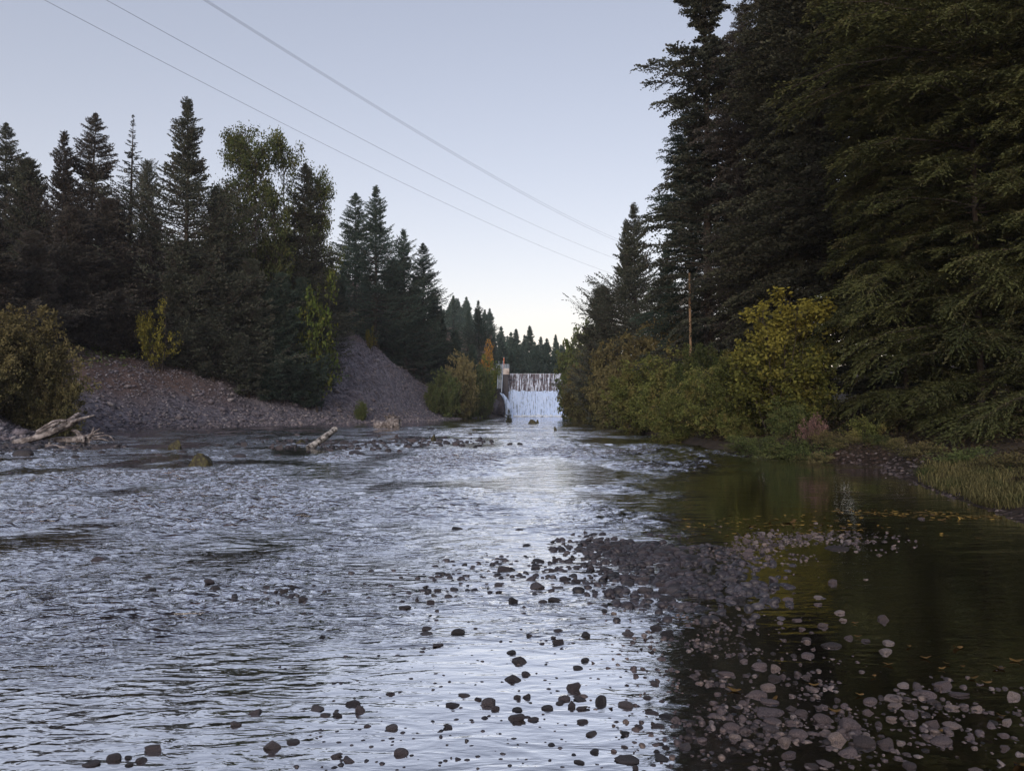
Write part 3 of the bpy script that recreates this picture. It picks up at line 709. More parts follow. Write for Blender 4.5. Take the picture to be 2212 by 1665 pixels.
for (p, px, Y, ty, sw, mat, lb, rot) in [
    ('near', 1940, 26, -380, .80, 'con_o', 'big olive-green hemlock, leftmost of the near right ones, right of the yellow alder', 1.4),
    ('near2', 2090, 23.0, -700, .86, 'con_o', 'big olive-green hemlock with long level sprays in the middle of the near right bank', 3.9),
    ('near', 2330, 20.5, -700, .80, 'con_o', 'olive-green hemlock reaching in from the right edge of the picture', 5.3)]:
    tree(p, px, Y, ty, lb, sw, group=NG, mat=mat, rot=rot)
# --- right bank bushes
BG = 'leafy bushes along the right bank'
for (p, px, Y, ty, sw, mat, lb) in [
    ('bushF', 1262, 104, 684, .50, 'leaf_dk', 'thin see-through leafy tree at the left end of the right bank, against the sky'),
    ('bushF', 1243, 112, 770, .62, 'leaf_dk', 'dark bush overhanging the right end of the waterfall'),
    ('bushF', 1268, 96, 772, .72, 'leaf_br', 'brownish bush near the waterfall on the right bank'),
    ('bushF', 1295, 84, 742, .70, 'leaf_br', 'brownish-olive bush second in line from the waterfall'),
    ('bushF', 1335, 72, 718, .66, 'leaf_br', 'tall brown-tinged bush below the lone sharp fir'),
    ('bushF', 1330, 66, 790, .85, 'leaf_br', 'low brownish bush hanging over the riffle'),
    ('bushF', 1395, 58, 700, .70, 'leaf_br', 'tall greyish-brown bush with bare twigs in front of the lone fir'),
    ('bushF', 1450, 52, 668, .60, 'leaf_br', 'taller twiggy yellow-brown bush left of the tan pole'),
    ('bushB', 1392, 50, 765, 1.0, 'leaf', 'olive-green bush over the water, left of the greenest bushes'),
    ('bushA', 1455, 42, 738, .95, 'leaf', 'green rounded bush in the middle of the right bank'),
    ('bushB', 1520, 38.5, 728, .70, 'leaf_dk', 'dark green tall bush directly below the tan pole'),
    ('bushA', 1462, 37, 830, 1.0, 'leaf', 'low bright-green bush trailing on the riffle'),
    ('bushB', 1545, 32.5, 775, .98, 'leaf', 'green bush between the middle bank and the yellow alder'),
    ('bushA', 1600, 29.5, 835, 1.0, 'leaf', 'low olive bush under the left side of the yellow alder'),
    ('bushB', 1700, 26.8, 845, .95, 'leaf_dk', 'dark low bush under the right side of the yellow alder')]:
    tree(p, px, Y, ty, lb, sw, cat='bush', group=BG, mat=mat)
tree('ytree', 1672, 27.6, 612, 'alder with yellowing top leaves standing at the bend of the right bank', 1.12, cat='tree', rot=.8)
tree('ytree', 1735, 27.9, 690, 'smaller olive alder leaning into the right side of the yellow alder', .9, cat='tree', mat='leaf')
tree('ytree', 1600, 29.6, 730, 'olive alder at the left shoulder of the yellow alder', .9, cat='tree', mat='leaf')
tree('low_shrub', 1757, 24.6, 872, 'pinkish-leaved shrub at the foot of the alder', .45, cat='shrub', mat='leaf_pk')
SG = 'low brown shrubs at the right water edge'
for (px, Y, ty, sw, mat, lb) in [
    (1650, 25.6, 925, 1.1, 'leaf_dk', 'low green shrub spilling to the water under the yellow alder'),
    (1705, 24.3, 938, 1.1, 'leaf_dk', 'low olive shrub at the water edge below the pinkish shrub'),
    (1790, 24.0, 915, 1.2, 'leaf_br', 'low brown shrub just right of the pinkish shrub'),
    (1850, 23.9, 935, 1.3, 'leaf_br', 'low brown shrub at the back of the cove'),
    (1870, 24.5, 880, .8, 'leaf', 'small yellow-green shrub left of the dark cove hollow'),
    (1760, 23.3, 965, 1.4, 'leaf_br', 'flat brown grassy shrub over the still pool'),
    (1615, 26.6, 930, 1.5, 'leaf_dk', 'low green shrub at the left end of the cove, touching the riffle'),
    (1680, 24.6, 945, 1.6, 'leaf_dk', 'dark green shrub hanging over the pool below the alder'),
    (1735, 23.9, 930, 1.4, 'leaf_dk', 'dark shrub right under the pinkish shrub'),
    (1810, 23.6, 950, 1.5, 'leaf_br', 'brown tangled shrub drooping on the pool'),
    (1900, 23.2, 925, 1.3, 'leaf_dk', 'dark shrub under the lowest hemlock sprays'),
    (1990, 20.5, 940, 1.5, 'leaf_br', 'brown shrub behind the left end of the grass'),
    (2080, 18.5, 950, 1.6, 'leaf_dk', 'dark shrub behind the middle of the grass'),
    (2180, 16.5, 960, 1.5, 'leaf_br', 'brown shrub behind the right end of the grass'),
    (1930, 22.6, 935, 1.0, 'leaf_br', 'brown shrub in the shade behind the stony cove')]:
    tree('low_shrub', px, Y, ty, lb, sw, cat='shrub', group=SG, mat=mat)
# --- left bush
tree('bushB', 20, 46, 640, 'big rounded olive bush at the left edge of the picture', .92, cat='bush', mat='leaf_br')
tree('bushA', 90, 47, 690, 'olive-brown bush, right half of the big left bush', .78, cat='bush', mat='leaf_br')
tree('bushB', -40, 43, 720, 'olive bush cut by the left edge, low by the driftwood', .9, cat='bush', mat='leaf_br')
tree('bushA', 118, 46.5, 800, 'low brown-olive bush behind the big driftwood log', .8, cat='bush', mat='leaf_br')
# saplings on river rocks
tree('sapling', 1099, 92, 884, 'tiny fir growing on a dark rock in front of the waterfall', .9, cat='sapling', mat='con', sink=-.0)

# ------------------------------------------------------------------ stones
def ico(sub):
    bm = bmesh.new(); bmesh.ops.create_icosphere(bm, subdivisions=sub, radius=1)
    bm.verts.ensure_lookup_table(); V = np.array([v.co[:] for v in bm.verts]); Fc = np.array([[v.index for v in f.verts] for f in bm.faces]); bm.free()
    return V, Fc
import bmesh
I1 = ico(1); I2 = ico(2); I4 = ico(4)
def rock_shape(V, seed, angular, sx=1, sy=.8, sz=.55):
    rs = np.random.RandomState(seed); V = V.copy()
    for k in range(22 if angular else 7):
        nrm = rs.normal(size=3); nrm /= np.linalg.norm(nrm); dd = rs.uniform(.45, .82) if angular else rs.uniform(.72, .95)
        s = V@nrm; ov = np.maximum(s-dd, 0); V -= nrm[None]*(ov*(.97 if angular else .75))[:, None]
    V *= 1+(.10 if angular else .05)*noise2(V[:, 0]*1.6+seed, V[:, 1]*1.6+V[:, 2]*1.3, seed)[:, None]+(.05 if angular else .012)*noise2(V[:, 0]*5+seed, V[:, 1]*5+V[:, 2]*4, seed)[:, None]
    V = V*np.array([sx, sy, sz]); V[:, :2] /= np.abs(V[:, 0]).max(); V[:, 2] *= sz/np.abs(V[:, 2]).max()
    return V
ROCKS = []
for k in range(12):
    ang = k % 3 != 0
    V = rock_shape(I4[0], 60+k, ang, 1, random.uniform(.55, .9), random.uniform(.36, .5)); V[:, 2] *= .5/np.abs(V[:, 2]).max()
    ROCKS.append(mesh_np('river_stone', V, I4[1].ravel(), 3, M['stone_wet'], smooth=True))
BOULD = mesh_np('boulder', rock_shape(I4[0], 91, True, 1, .8, .75), I4[1].ravel(), 3, M['stone_moss'], smooth=True)
STONES = []
def stone(px, py, w, h, mat='stone_wet', me=None, kind='river_stone', sink=None, rot=None, label=None):
    """px,py centre of the part that shows, w,h its size in the picture"""
    g = G(px, py+h*.30); D = g.y; th = math.atan2(CAMZ, D); W = w/F*D*.5; hh = h/F*D
    up = max((hh-1.3*W*math.sin(th))/math.cos(th), .22*W, .012)
    up = min(up, (.42+.5*((px*3.7+py*1.3) % 1))*W if w > 12 and h < w*.9 else 1.2*W)
    me = me or ROCKS[int(abs(px*7+py*13)) % len(ROCKS)]
    o = bpy.data.objects.new(kind, me); COL.objects.link(o)
    up += .04 if D > 18 else 0; hz = up*.85; o.location = (g.x, g.y+.35*W, up-hz*1.0); o.scale = (W, W*random.uniform(.85, 1.15), hz/.5)
    o.rotation_euler = (random.uniform(-.12, .12), random.uniform(-.12, .12), rot if rot is not None else random.choice([0, math.pi])+random.uniform(-.5, .5))
    if mat != 'stone_wet' and me is not BOULD: o.material_slots[0].link = 'OBJECT'; o.material_slots[0].material = M[mat]
    STONES.append([o, px, py, w, mat, label]); return o
c4 = [(450,682,95,60),(1052,460,85,60),(1355,400,36,48),(1457,397,50,28),(1265,405,60,40),(1570,450,55,32),(1655,460,70,40),(1240,450,60,30),(1345,465,70,36),(1410,510,75,50),(1250,565,90,50),(1480,525,60,45),(1370,570,85,28),(1105,650,65,60),(1350,640,90,34),(1280,655,60,25),(1170,688,28,26),(1163,728,50,22),(615,660,60,34),(530,640,28,25),(715,620,60,35),(590,600,50,26),(655,585,50,26),(1020,590,45,36),(1015,550,55,36),(775,834,85,42),(1200,851,40,34),(1375,890,76,50),(1345,862,40,30),(1275,900,36,26),(1540,852,58,34),(590,845,85,22),(585,810,70,30),(650,910,80,18),(1095,950,60,45),(1140,1005,100,52),(1100,1108,105,75),(1180,1080,60,45),(1460,1162,105,62),(1535,997,55,44),(1490,1048,65,28),(1375,828,60,30),(960,1250,95,58),(1000,1287,55,40),(815,1213,90,24),(740,1268,110,44),(1120,1345,120,58),(1225,1355,70,30),(1310,1280,75,48),(1410,1230,75,40),(1455,1265,60,65),(1632,1237,75,78),(1780,1263,95,62),(1520,1357,75,58),(1930,1310,85,38),(2010,1328,80,45),(1570,1437,80,34),(1775,1438,75,34),(1860,1400,65,26),(1965,1388,75,42),(1190,1215,60,46),(1130,1225,50,30),(1505,1235,70,20),(1385,1258,55,22),(1515,1290,80,18),(145,1255,95,60),(190,1290,62,66),(435,1548,90,50),(120,1597,85,45),(45,1570,80,35),(720,1400,75,32),(55,1325,70,38),(235,1392,45,28),(380,1400,75,45),(370,1200,70,28),(1130,1298,65,24),(895,1235,45,20),(1590,1543,55,26),(1770,1518,45,22),(1790,1608,160,22),(1995,1585,85,40),(2130,1515,80,45),(1500,1610,70,28),(1835,1645,40,38),(1960,800,75,66),(1890,585,90,46),(2000,585,60,46),(1610,375,70,34),(1645,330,80,40),(1670,360,60,40),(1610,300,60,36),(1540,310,60,26),(1490,342,50,20),(1720,650,60,38),(1780,660,60,34),(1650,708,40,26),(2020,840,90,44),(1790,842,70,28),(1950,1140,60,34),(1905,1225,50,20),(1995,1245,45,22),(1370,280,40,20),(1140,228,50,20),(770,220,70,24)]
for (x, y, w_, h_) in c4: stone(x/2.759+708, y/2.759+1062, w_/2.759, h_/2.759)
c3 = [(910,1525,120,60),(670,1580,90,55),(535,1617,105,45),(835,1597,75,40),(760,1580,50,28),(1400,1380,75,44),(1520,1310,80,50),(1620,1508,110,70),(1745,1480,80,60),(1890,1290,80,40),(1935,1325,80,32),(1590,570,60,36),(1685,590,80,40),(1740,570,40,32),(1800,637,75,42),(1810,725,45,24),(1275,580,80,44),(1240,530,70,30),(1040,525,90,30),(905,580,50,30),(585,400,80,40),(870,510,70,24),(1920,860,40,24),(1955,825,40,24),(765,1625,50,20)]
for (x, y, w_, h_) in c3: stone(x/2.759, y/2.759+1062, w_/2.759, h_/2.759)
c5 = [(675,580,90,50),(1240,685,55,45),(1220,650,60,26),(1455,680,70,40),(1485,805,60,50),(1470,855,90,42),(1365,800,65,36),(1270,785,50,32),(1050,880,75,32),(1180,825,110,36),(990,690,55,20),(935,575,60,26),(1185,485,55,28),(1020,738,45,24),(1130,720,60,28),(610,980,100,36),(790,940,90,40),(870,945,65,44),(870,1000,70,40),(915,990,40,34),(1040,997,45,30),(835,1050,80,40),(785,1095,100,46),(845,1130,100,34),(700,1140,55,34),(840,1185,170,48),(965,1170,70,44),(1015,1195,80,40),(950,1240,50,38),(860,1235,100,44),(640,1270,95,56),(850,1278,120,46),(1000,1305,105,56),(925,1340,85,50),(655,1320,65,34),(722,1360,75,32),(950,1420,95,42),(1130,1230,100,60),(1280,1255,150,90),(1140,1300,60,34),(1200,1325,115,70),(1360,1350,120,66),(1480,1355,100,60),(1280,1405,130,60),(1390,1125,90,44),(1515,1115,110,40),(1520,1150,100,36),(1370,1185,65,34),(1610,1190,70,60),(1640,1045,60,36),(1565,1040,60,30),(1780,1040,110,50),(1700,1085,90,60),(1725,1130,80,34),(1830,1160,80,36),(1970,1165,70,50),(1835,1258,100,38),(1930,1325,60,40),(1775,1340,120,50),(1720,1250,80,50),(1500,1220,60,40),(2125,1235,70,44),(1870,1090,110,36),(2170,1100,80,50),(2120,1380,70,36),(1150,1465,110,44),(1070,1480,80,36),(1600,1470,70,50),(1960,1500,80,36),(730,318,60,30),(725,342,60,28),(1660,140,34,26),(1215,305,130,22),(1105,245,40,22),(1105,565,50,24),(1360,470,30,20),(1430,1250,36,40),(1245,1150,44,26),(1205,1120,40,24),(560,1090,40,22),(520,1040,50,22),(1555,1355,50,24),(1100,605,50,18)]
for (x, y, w_, h_) in c5: stone(x/2.4996+1327, y/2.4996+1062, w_/2.4996, h_/2.4996, 'stone_wet' if (x, y) == (675, 580) else 'stone_dry')
c2 = [(195,350,50,34),(275,322,110,40),(255,355,60,24),(620,330,60,34),(690,322,60,36),(757,325,85,32),(835,325,55,22),(990,338,55,20),(912,340,45,22),(865,365,60,30),(820,352,60,22),(850,405,130,36),(660,380,50,26),(1095,382,60,26),(1188,385,50,18),(1255,348,60,30),(970,370,36,24),(735,365,100,28),(240,420,60,24),(120,426,80,20),(395,258,70,20),(1430,210,66,18),(1285,305,70,24),(1370,290,60,30),(1550,320,60,26),(1620,330,60,24),(1670,340,50,22),(1520,283,60,16),(1770,352,50,16),(1030,268,36,24),(1160,270,30,20),(1730,262,40,16),(1660,308,40,18),(1500,318,40,18)]
for (x, y, w_, h_) in c2: stone(x/3.571+531, y/3.571+867.3, w_/3.571, h_/3.571)
c1 = [(1400,385,75,46),(1870,335,80,36),(160,405,160,60),(405,383,80,24),(575,432,65,34),(775,395,70,20),(1690,342,60,16),(2090,350,50,34),(1840,425,120,30),(1185,460,50,16),(1220,415,60,14),(235,450,60,18),(50,340,120,50),(230,350,80,30)]
for (x, y, w_, h_) in c1: stone(x/3.571, y/3.571+867.3, w_/3.571, h_/3.571)
stone(425, 996, 62, 40, 'm', BOULD, 'boulder', label='large mossy dark boulder alone in the left half of the river', rot=.2)
stone(378, 967, 38, 17, 'm', BOULD, 'boulder', label='mossy low boulder upstream of the large lone one', rot=2)
stone(648, 958, 32, 11, 'm', BOULD, 'boulder', label='moss-covered rock touching the bleached leaning log', rot=1)
stone(936, 950, 18, 17, 'm', BOULD, 'boulder', label='upright rock tufted with grass in the midstream stone field', rot=1)
stone(1098, 909, 19, 6, 'm', BOULD, 'boulder', label='dark rock carrying the tiny fir before the waterfall', rot=0)
stone(1148, 914, 26, 7, 'm', BOULD, 'boulder', label='long low rock in front of the middle of the waterfall', rot=0)
stone(1160, 912, 9, 8, 'm', BOULD, 'boulder', label='round dark knob at the right end of the low rock before the waterfall', rot=0)
stone(1199, 929, 10, 7, 'm', BOULD, 'boulder', label='dark round rock in the stream below the right side of the waterfall', rot=0)
# the cobble bar: big ones as things, the rest as gravel
rb = np.random.RandomState(8)
for k in range(75):
    i = rb.randint(0, 3); f = rb.rand(); a = BAR[i]; b = BAR[i+1]; p = a+(b-a)*f+rb.normal(0, [.20, .10], 2)
    if k > 55: a = BAR2[k % 2]; p = a+(BAR2[k % 2+1]-a)*f+rb.normal(0, .2, 2)
    d = p[1]; px = 1106+F*p[0]/d; py = 882+F*CAMZ/d; ws = (rb.uniform(.09, .19) if k <= 55 else rb.uniform(.05, .11))*F/d
    stone(px, py, ws, ws*.42, 'stone_wet' if k <= 55 else 'stone_dry')
COLN = ['at the far left', 'left of centre', 'just left of centre', 'just right of centre', 'right of centre', 'toward the right', 'at the far right']
def rown(y): return ('by the foot of the far bank' if y < 925 else 'in the upper stone field' if y < 960 else 'below the driftwood line' if y < 1060 else 'in the middle of the river' if y < 1190 else
                     'beside the cobble bar' if y < 1260 else 'below the cobble bar' if y < 1350 else 'in the shallows' if y < 1450 else 'in the lower shallows' if y < 1560 else 'at the bottom edge')
cells = {}
for s in STONES:
    if s[5]: tag(s[0], s[5], 'rock', 'boulders in the river'); continue
    c = (rown(s[2]), COLN[max(0, min(6, int(s[1]/316)))]); cells.setdefault(c, []).append(s)
ORD = ['largest', 'second largest', 'third largest', 'fourth largest', 'fifth largest', 'sixth largest', 'seventh largest', 'eighth largest']
for c, L in cells.items():
    L.sort(key=lambda s: -s[3])
    for i, s in enumerate(L):
        tone = 'dark wet' if s[4] == 'stone_wet' else 'pale grey'
        o_ = ORD[i] if i < 8 else 'small'
        lb = f'{o_} {tone} stone {c[0]}, {c[1]}' if i < 8 else f'one of the smaller {tone} stones {c[0]}, {c[1]}'
        tag(s[0], lb, 'stone', 'stones in the river')

def scatter(name, pts, sizes, mat, seed, flat=.5, base=I1, zoff=.0, ang=.15):
    """thousands of small stones as one object"""
    rs = np.random.RandomState(seed); n = len(pts); V0, F0 = base; m = len(V0)
    V = np.repeat(V0[None], n, 0)*(1+rs.normal(0, ang, (n, m, 1)))
    V = V*np.stack([rs.uniform(.75, 1.2, n), rs.uniform(.6, 1, n), rs.uniform(.7, 1.3, n)*flat], 1)[:, None]
    q = rs.rand(n)*6.283; tl = rs.normal(0, .25, n); c, s_ = np.cos(q), np.sin(q)
    V[..., 2] += V[..., 0]*tl[:, None]
    x = V[..., 0]*c[:, None]-V[..., 1]*s_[:, None]; y = V[..., 0]*s_[:, None]+V[..., 1]*c[:, None]
    V = np.stack([x, y, V[..., 2]], -1)*sizes[:, None, None]+pts[:, None]; V[..., 2] += (zoff*sizes)[:, None]
    Fc = (F0[None]+(np.arange(n)*m)[:, None, None]).ravel()
    return mesh_np(name, V.reshape(-1, 3), Fc, 3, M[mat], np.repeat(rs.rand(n), len(F0)), smooth=(ang < .1))
rg = np.random.RandomState(12)
def band(L, n, sx, sy):
    L = np.asarray(L); ln = np.hypot(*(L[1:]-L[:-1]).T); i = rg.choice(len(ln), n, p=ln/ln.sum()); f = rg.rand(n, 1)
    return L[i]+(L[i+1]-L[i])*f+rg.normal(0, 1, (n, 2))*np.array([sx, sy])
def onbed(p): return np.column_stack([p, Hf(p[:, 0], p[:, 1])])
# gravel of the bar and beds (wet) ------------------------------------------------
p1 = onbed(band(BAR[:4], 1900, .42, .42)); s1 = rg.uniform(.022, .062, len(p1)); p1[:, 2] = s1*rg.uniform(-.62, .10, len(p1)); k_ = fbm(p1[:, 0]*1.8, p1[:, 1]*1.5, 3, 73)+.35*rg.rand(len(p1)) > .02; p1, s1 = p1[k_], s1[k_]
p1b = onbed(band(BAR[3:], 700, .30, .35)); s1b = rg.uniform(.012, .04, len(p1b)); p1b[:, 2] = np.maximum(p1b[:, 2], -.03)
u = rg.rand(1100); yy = 3.3+rg.rand(1100)**1.4*8; xx = (rg.rand(1100)*1.15-.72)*yy*.55+.4; k_ = rg.rand(1100) < .4+.6*(np.abs(xx-.4) < 1.4)
p2 = onbed(np.column_stack([xx, yy])[k_]); s2 = rg.uniform(.006, .022, len(p2))*(1+.3*(p2[:, 1] > 6)); p2[:, 2] = -.45*s2
p3 = onbed(band([g2(930, 1255), g2(1100, 1235), g2(1250, 1215), g2(1330, 1240)], 260, .5, .35)); s3 = rg.uniform(.015, .045, len(p3)); p3[:, 2] = -.2*s3
p4 = onbed(band([g2(600, 955), g2(780, 968), g2(930, 950), g2(1040, 958)], 230, 1.2, 1.6)); s4 = rg.uniform(.05, .16, len(p4)); p4[:, 2] = .02
p5 = onbed(band([g2(-150, 985), g2(0, 975), g2(60, 958), g2(100, 950)], 420, 1.5, 1.6)); s5 = rg.uniform(.05, .20, len(p5)); p5[:, 2] = -.1*s5
p6 = onbed(band([g2(100, 1010), g2(500, 985), g2(900, 985)], 60, 2.5, 2.)); s6 = rg.uniform(.05, .13, len(p6)); p6[:, 2] = -.45*s6
p7 = onbed(band([g2(420, 1290), g2(700, 1285), g2(900, 1270)], 60, .3, .25)); s7 = rg.uniform(.015, .04, len(p7)); p7[:, 2] = -.3*s7
pw = np.concatenate([p1, p1b, p2, p3, p4, p5, p6, p7]); sw_ = np.concatenate([s1, s1b, s2, s3, s4, s5, s6, s7])
tag(add('gravel', scatter('gravel', pw, sw_, 'gravel_wet', 1, .55, I2, .1, .03)), 'small dark wet cobbles and pebbles of the bar and riffles', 'gravel', kind='stuff')
# pale pebbles of the right pool, above and under the water ------------------------
q1 = onbed(band([g2(1500, 1215), g2(1600, 1180), g2(1700, 1160), g2(1850, 1158)], 2200, .45, .42)); t1 = rg.uniform(.010, .048, len(q1))*rg.uniform(.5, 1, len(q1)); q1[:, 2] = t1*rg.uniform(-.55, .12, len(q1)); k_ = (q1[:, 0] > .222*q1[:, 1]) & (fbm(q1[:, 0]*1.3, q1[:, 1]*1.1, 3, 71) > -.12+.25*rg.rand(len(q1))-.1); q1, t1 = q1[k_], t1[k_]
yy = 3.0+rg.rand(5200)**1.3*11; xx = (.20+rg.rand(5200)*.75)*yy*.95
q2 = onbed(np.column_stack([xx, yy])); q2 = q2[(q2[:, 2] < .05)]; t2 = rg.uniform(.010, .04, len(q2))*rg.uniform(.6, 1.3, len(q2))
q3 = onbed(band([g2(1500, 1330), g2(1530, 1390), g2(1560, 1440), g2(1620, 1540), g2(1640, 1640), g2(1800, 1560), g2(2000, 1530), g2(2200, 1520)], 2300, .35, .30)); t3 = rg.uniform(.008, .040, len(q3))*rg.uniform(.5, 1, len(q3)); q3[:, 2] = t3*rg.uniform(-.55, .12, len(q3)); k_ = fbm(q3[:, 0]*2.2, q3[:, 1]*2., 3, 72)+.25*rg.rand(len(q3)) > .02; q3, t3 = q3[k_], t3[k_]
q4 = onbed(band([g2(1960, 1040), g2(2060, 1082), g2(2100, 1092)], 200, .3, .35)); t4 = rg.uniform(.015, .05, len(q4))
q5 = onbed(band([g2(1800, 1000), g2(1900, 1004), g2(1950, 1030)], 260, .5, .4)); t5 = rg.uniform(.03, .09, len(q5))
pq = np.concatenate([q1, q2, q3, q4, q5]); tq = np.concatenate([t1, t2, t3, t4, t5])*.82
tag(add('pebbles', scatter('pebbles', pq, tq, 'gravel_dry', 2, .5, I2, .05, .10)), 'small greyish pebbles in and around the still pool', 'pebbles', kind='stuff')
# scree ---------------------------------------------------------------------------
n = 90000; yy = rg.uniform(30, 128, n); xx = rg.uniform(-46, -4, n); dd = sdist(xx, yy)
k_ = (dd > -.2) & (dd < 17) & (rg.rand(n) < .75); xx, yy = xx[k_], yy[k_]; zz = Hf(xx, yy); pxs = 1106+F*xx/yy
hi = np.where(pxs > 700, 15., 6.5)+2*fbm(xx*.2, yy*.2, 3, 6); k_ = (rg.rand(len(xx)) < sst(0, -2.2, zz-hi)) & (pxs > -60); xx, yy, zz = xx[k_], yy[k_], zz[k_]
sz = rg.uniform(.04, .135, len(xx))*(1+.9*np.exp(-zz/1.5)*rg.rand(len(xx)))*(1+.4*(rg.rand(len(xx)) < .06))
I0 = ico(1); bm_ = bmesh.new(); bmesh.ops.create_icosphere(bm_, subdivisions=1, radius=1); bm_.free()
def ico0():
    p = (1+5**.5)/2; V = np.array([(-1, p, 0), (1, p, 0), (-1, -p, 0), (1, -p, 0), (0, -1, p), (0, 1, p), (0, -1, -p), (0, 1, -p), (p, 0, -1), (p, 0, 1), (-p, 0, -1), (-p, 0, 1)], float)
    V /= np.linalg.norm(V[0])
    return V, np.array([(0, 11, 5), (0, 5, 1), (0, 1, 7), (0, 7, 10), (0, 10, 11), (1, 5, 9), (5, 11, 4), (11, 10, 2), (10, 7, 6), (7, 1, 8), (3, 9, 4), (3, 4, 2), (3, 2, 6), (3, 6, 8), (3, 8, 9), (4, 9, 5), (2, 4, 11), (6, 2, 10), (8, 6, 7), (9, 8, 1)])
nb_ = 260; qq = rg.randint(0, len(xx), nb_); xx = np.append(xx, xx[qq]+.3); yy = np.append(yy, yy[qq]+.3); zz = Hf(xx, yy); sz = np.append(sz, rg.uniform(.18, .42, nb_))
tag(add('scree', scatter('scree', np.column_stack([xx, yy, zz]), sz, 'scree', 3, .6, ico0(), .2, .22)), 'loose angular grey-purple rock rubble covering the left slope', 'scree', kind='stuff')

# ------------------------------------------------------------------ driftwood
def wood(name, limbs, mat, n=14, rough=.13, seed=1):
    g = Geo()
    for i, (pts, r0, r1) in enumerate(limbs):
        pts = [Vector(p) for p in pts]; P_ = []; m = max(6, 5*(len(pts)-1))
        for j in range(m+1):                     # smooth path
            t = j/m*(len(pts)-1); k = min(int(t), len(pts)-2); f = t-k; a = pts[max(k-1, 0)]; b = pts[k]; c = pts[k+1]; d = pts[min(k+2, len(pts)-1)]
            P_.append(.5*((2*b)+(c-a)*f+(2*a-5*b+4*c-d)*f*f+(3*b-a-3*c+d)*f**3))
        rs = random.Random(seed+i)
        g.tube(P_, [(r0+(r1-r0)*j/m)*(1+rs.uniform(-.10, .10)) for j in range(m+1)], n, rough=rough, seed=seed+i*3)
    return g.make(name, M[mat], True)
def d1(cx, cy, Y): return at(cx/7.811, cy/7.811+885, Y)
root = empty('driftwood_log', d1(700, 560, 34.2)); tag(root, 'big grey weathered driftwood trunk slanting up from the left shore', 'driftwood')
def underp(rt, nme, me):
    o = add(nme, me, rt); o.location = -rt.location; return o
underp(root, 'trunk', wood('trunk', [([d1(225, 565, 34), d1(500, 500, 34.1), d1(820, 400, 34.3), d1(1080, 260, 34.6), d1(1240, 150, 34.9), d1(1335, 75, 35.2)], .15, .10),
    ([d1(700, 450, 34.5), d1(900, 350, 34.6), d1(1150, 270, 34.7), d1(1300, 180, 34.8)], .20, .10)], 'drift', 18, .16, 3))
for k, l in enumerate([([d1(1150, 230, 34.7), d1(1330, 165, 34.6), d1(1500, 115, 34.5), d1(1600, 90, 34.4)], .09, .03),
          ([d1(610, 370, 34.3), d1(780, 270, 34.4), d1(930, 195, 34.5), d1(1120, 190, 34.6)], .045, .07),
          ([d1(600, 410, 34.1), d1(780, 310, 34.2), d1(960, 230, 34.3)], .05, .05),
          ([d1(880, 300, 34.1), d1(960, 240, 34.2), d1(1010, 190, 34.3)], .03, .05)]):
    underp(root, 'limb', wood('limb', [l], 'drift', 10, .18, 20+k))
root = empty('driftwood_stump', d1(1480, 540, 34.6)); tag(root, 'grey stump with raised splayed roots beside the big driftwood trunk', 'driftwood')
underp(root, 'trunk', wood('trunk', [([d1(930, 500, 35.2), d1(1150, 505, 35.0), d1(1330, 500, 34.8), d1(1480, 500, 34.5)], .10, .17), ([d1(1220, 345, 35), d1(1310, 380, 34.9), d1(1390, 470, 34.7), d1(1440, 500, 34.6)], .06, .16)], 'drift', 14, .16, 5))
for k, l in enumerate([([d1(1490, 470, 34.5), d1(1550, 400, 34.5), d1(1585, 290, 34.5)], .09, .03), ([d1(1530, 440, 34.4), d1(1600, 370, 34.3), d1(1700, 310, 34.3)], .06, .02),
          ([d1(1420, 440, 34.6), d1(1470, 430, 34.5), d1(1540, 420, 34.4)], .04, .03), ([d1(1540, 430, 34.3), d1(1640, 400, 34.2), d1(1755, 385, 34.1)], .05, .02),
          ([d1(1560, 470, 34.3), d1(1700, 440, 34.2), d1(1830, 435, 34.1), d1(1900, 490, 34), d1(1940, 540, 34)], .05, .015), ([d1(1580, 490, 34.3), d1(1720, 490, 34.2), d1(1840, 530, 34.1)], .05, .02)]):
    underp(root, 'root', wood('root', [l], 'drift', 8, .15, 40+k))
tag(add('driftwood_log', wood('driftwood_log', [([d1(770, 610, 31), d1(900, 608, 31), d1(1100, 640, 30.9), d1(1300, 700, 30.7)], .075, .03), ([d1(820, 610, 31), d1(835, 570, 31), d1(840, 545, 31)], .035, .05)], 'drift', 12, .12, 9)),
    'short pale driftwood piece lying in the water below the big trunk', 'driftwood')
def d2(cx, cy, Y): return at(cx/3.571+531, cy/3.571+867.3, Y)
root = empty('driftwood_stump', d2(1110, 205, 62)); tag(root, 'bleached root wad with upright finger roots in front of the scree fan', 'driftwood')
underp(root, 'trunk', wood('trunk', [([d2(1000, 190, 62.5), d2(1080, 180, 62.2), d2(1190, 165, 62)], .32, .38), ([d2(1110, 185, 62), d2(1130, 160, 62), d2(1140, 140, 62)], .5, .32)], 'drift', 16, .18, 15))
for k, (a, b, c, r) in enumerate([((1110, 160), (1095, 130), (1072, 108), .17), ((1120, 155), (1115, 125), (1105, 96), .2), ((1135, 150), (1138, 120), (1130, 98), .17), ((1145, 155), (1155, 130), (1150, 108), .16),
        ((1155, 160), (1168, 140), (1178, 112), .16), ((1165, 170), (1185, 158), (1195, 140), .16), ((1050, 185), (1015, 170), (985, 172), .14), ((1070, 178), (1035, 160), (1000, 152), .10)]):
    underp(root, 'root', wood('root', [([d2(*a, 62), d2(*b, 62.1+.1*k), d2(*c, 61.8+.15*k)], r*1.1, .09)], 'drift', 9, .15, 60+k))
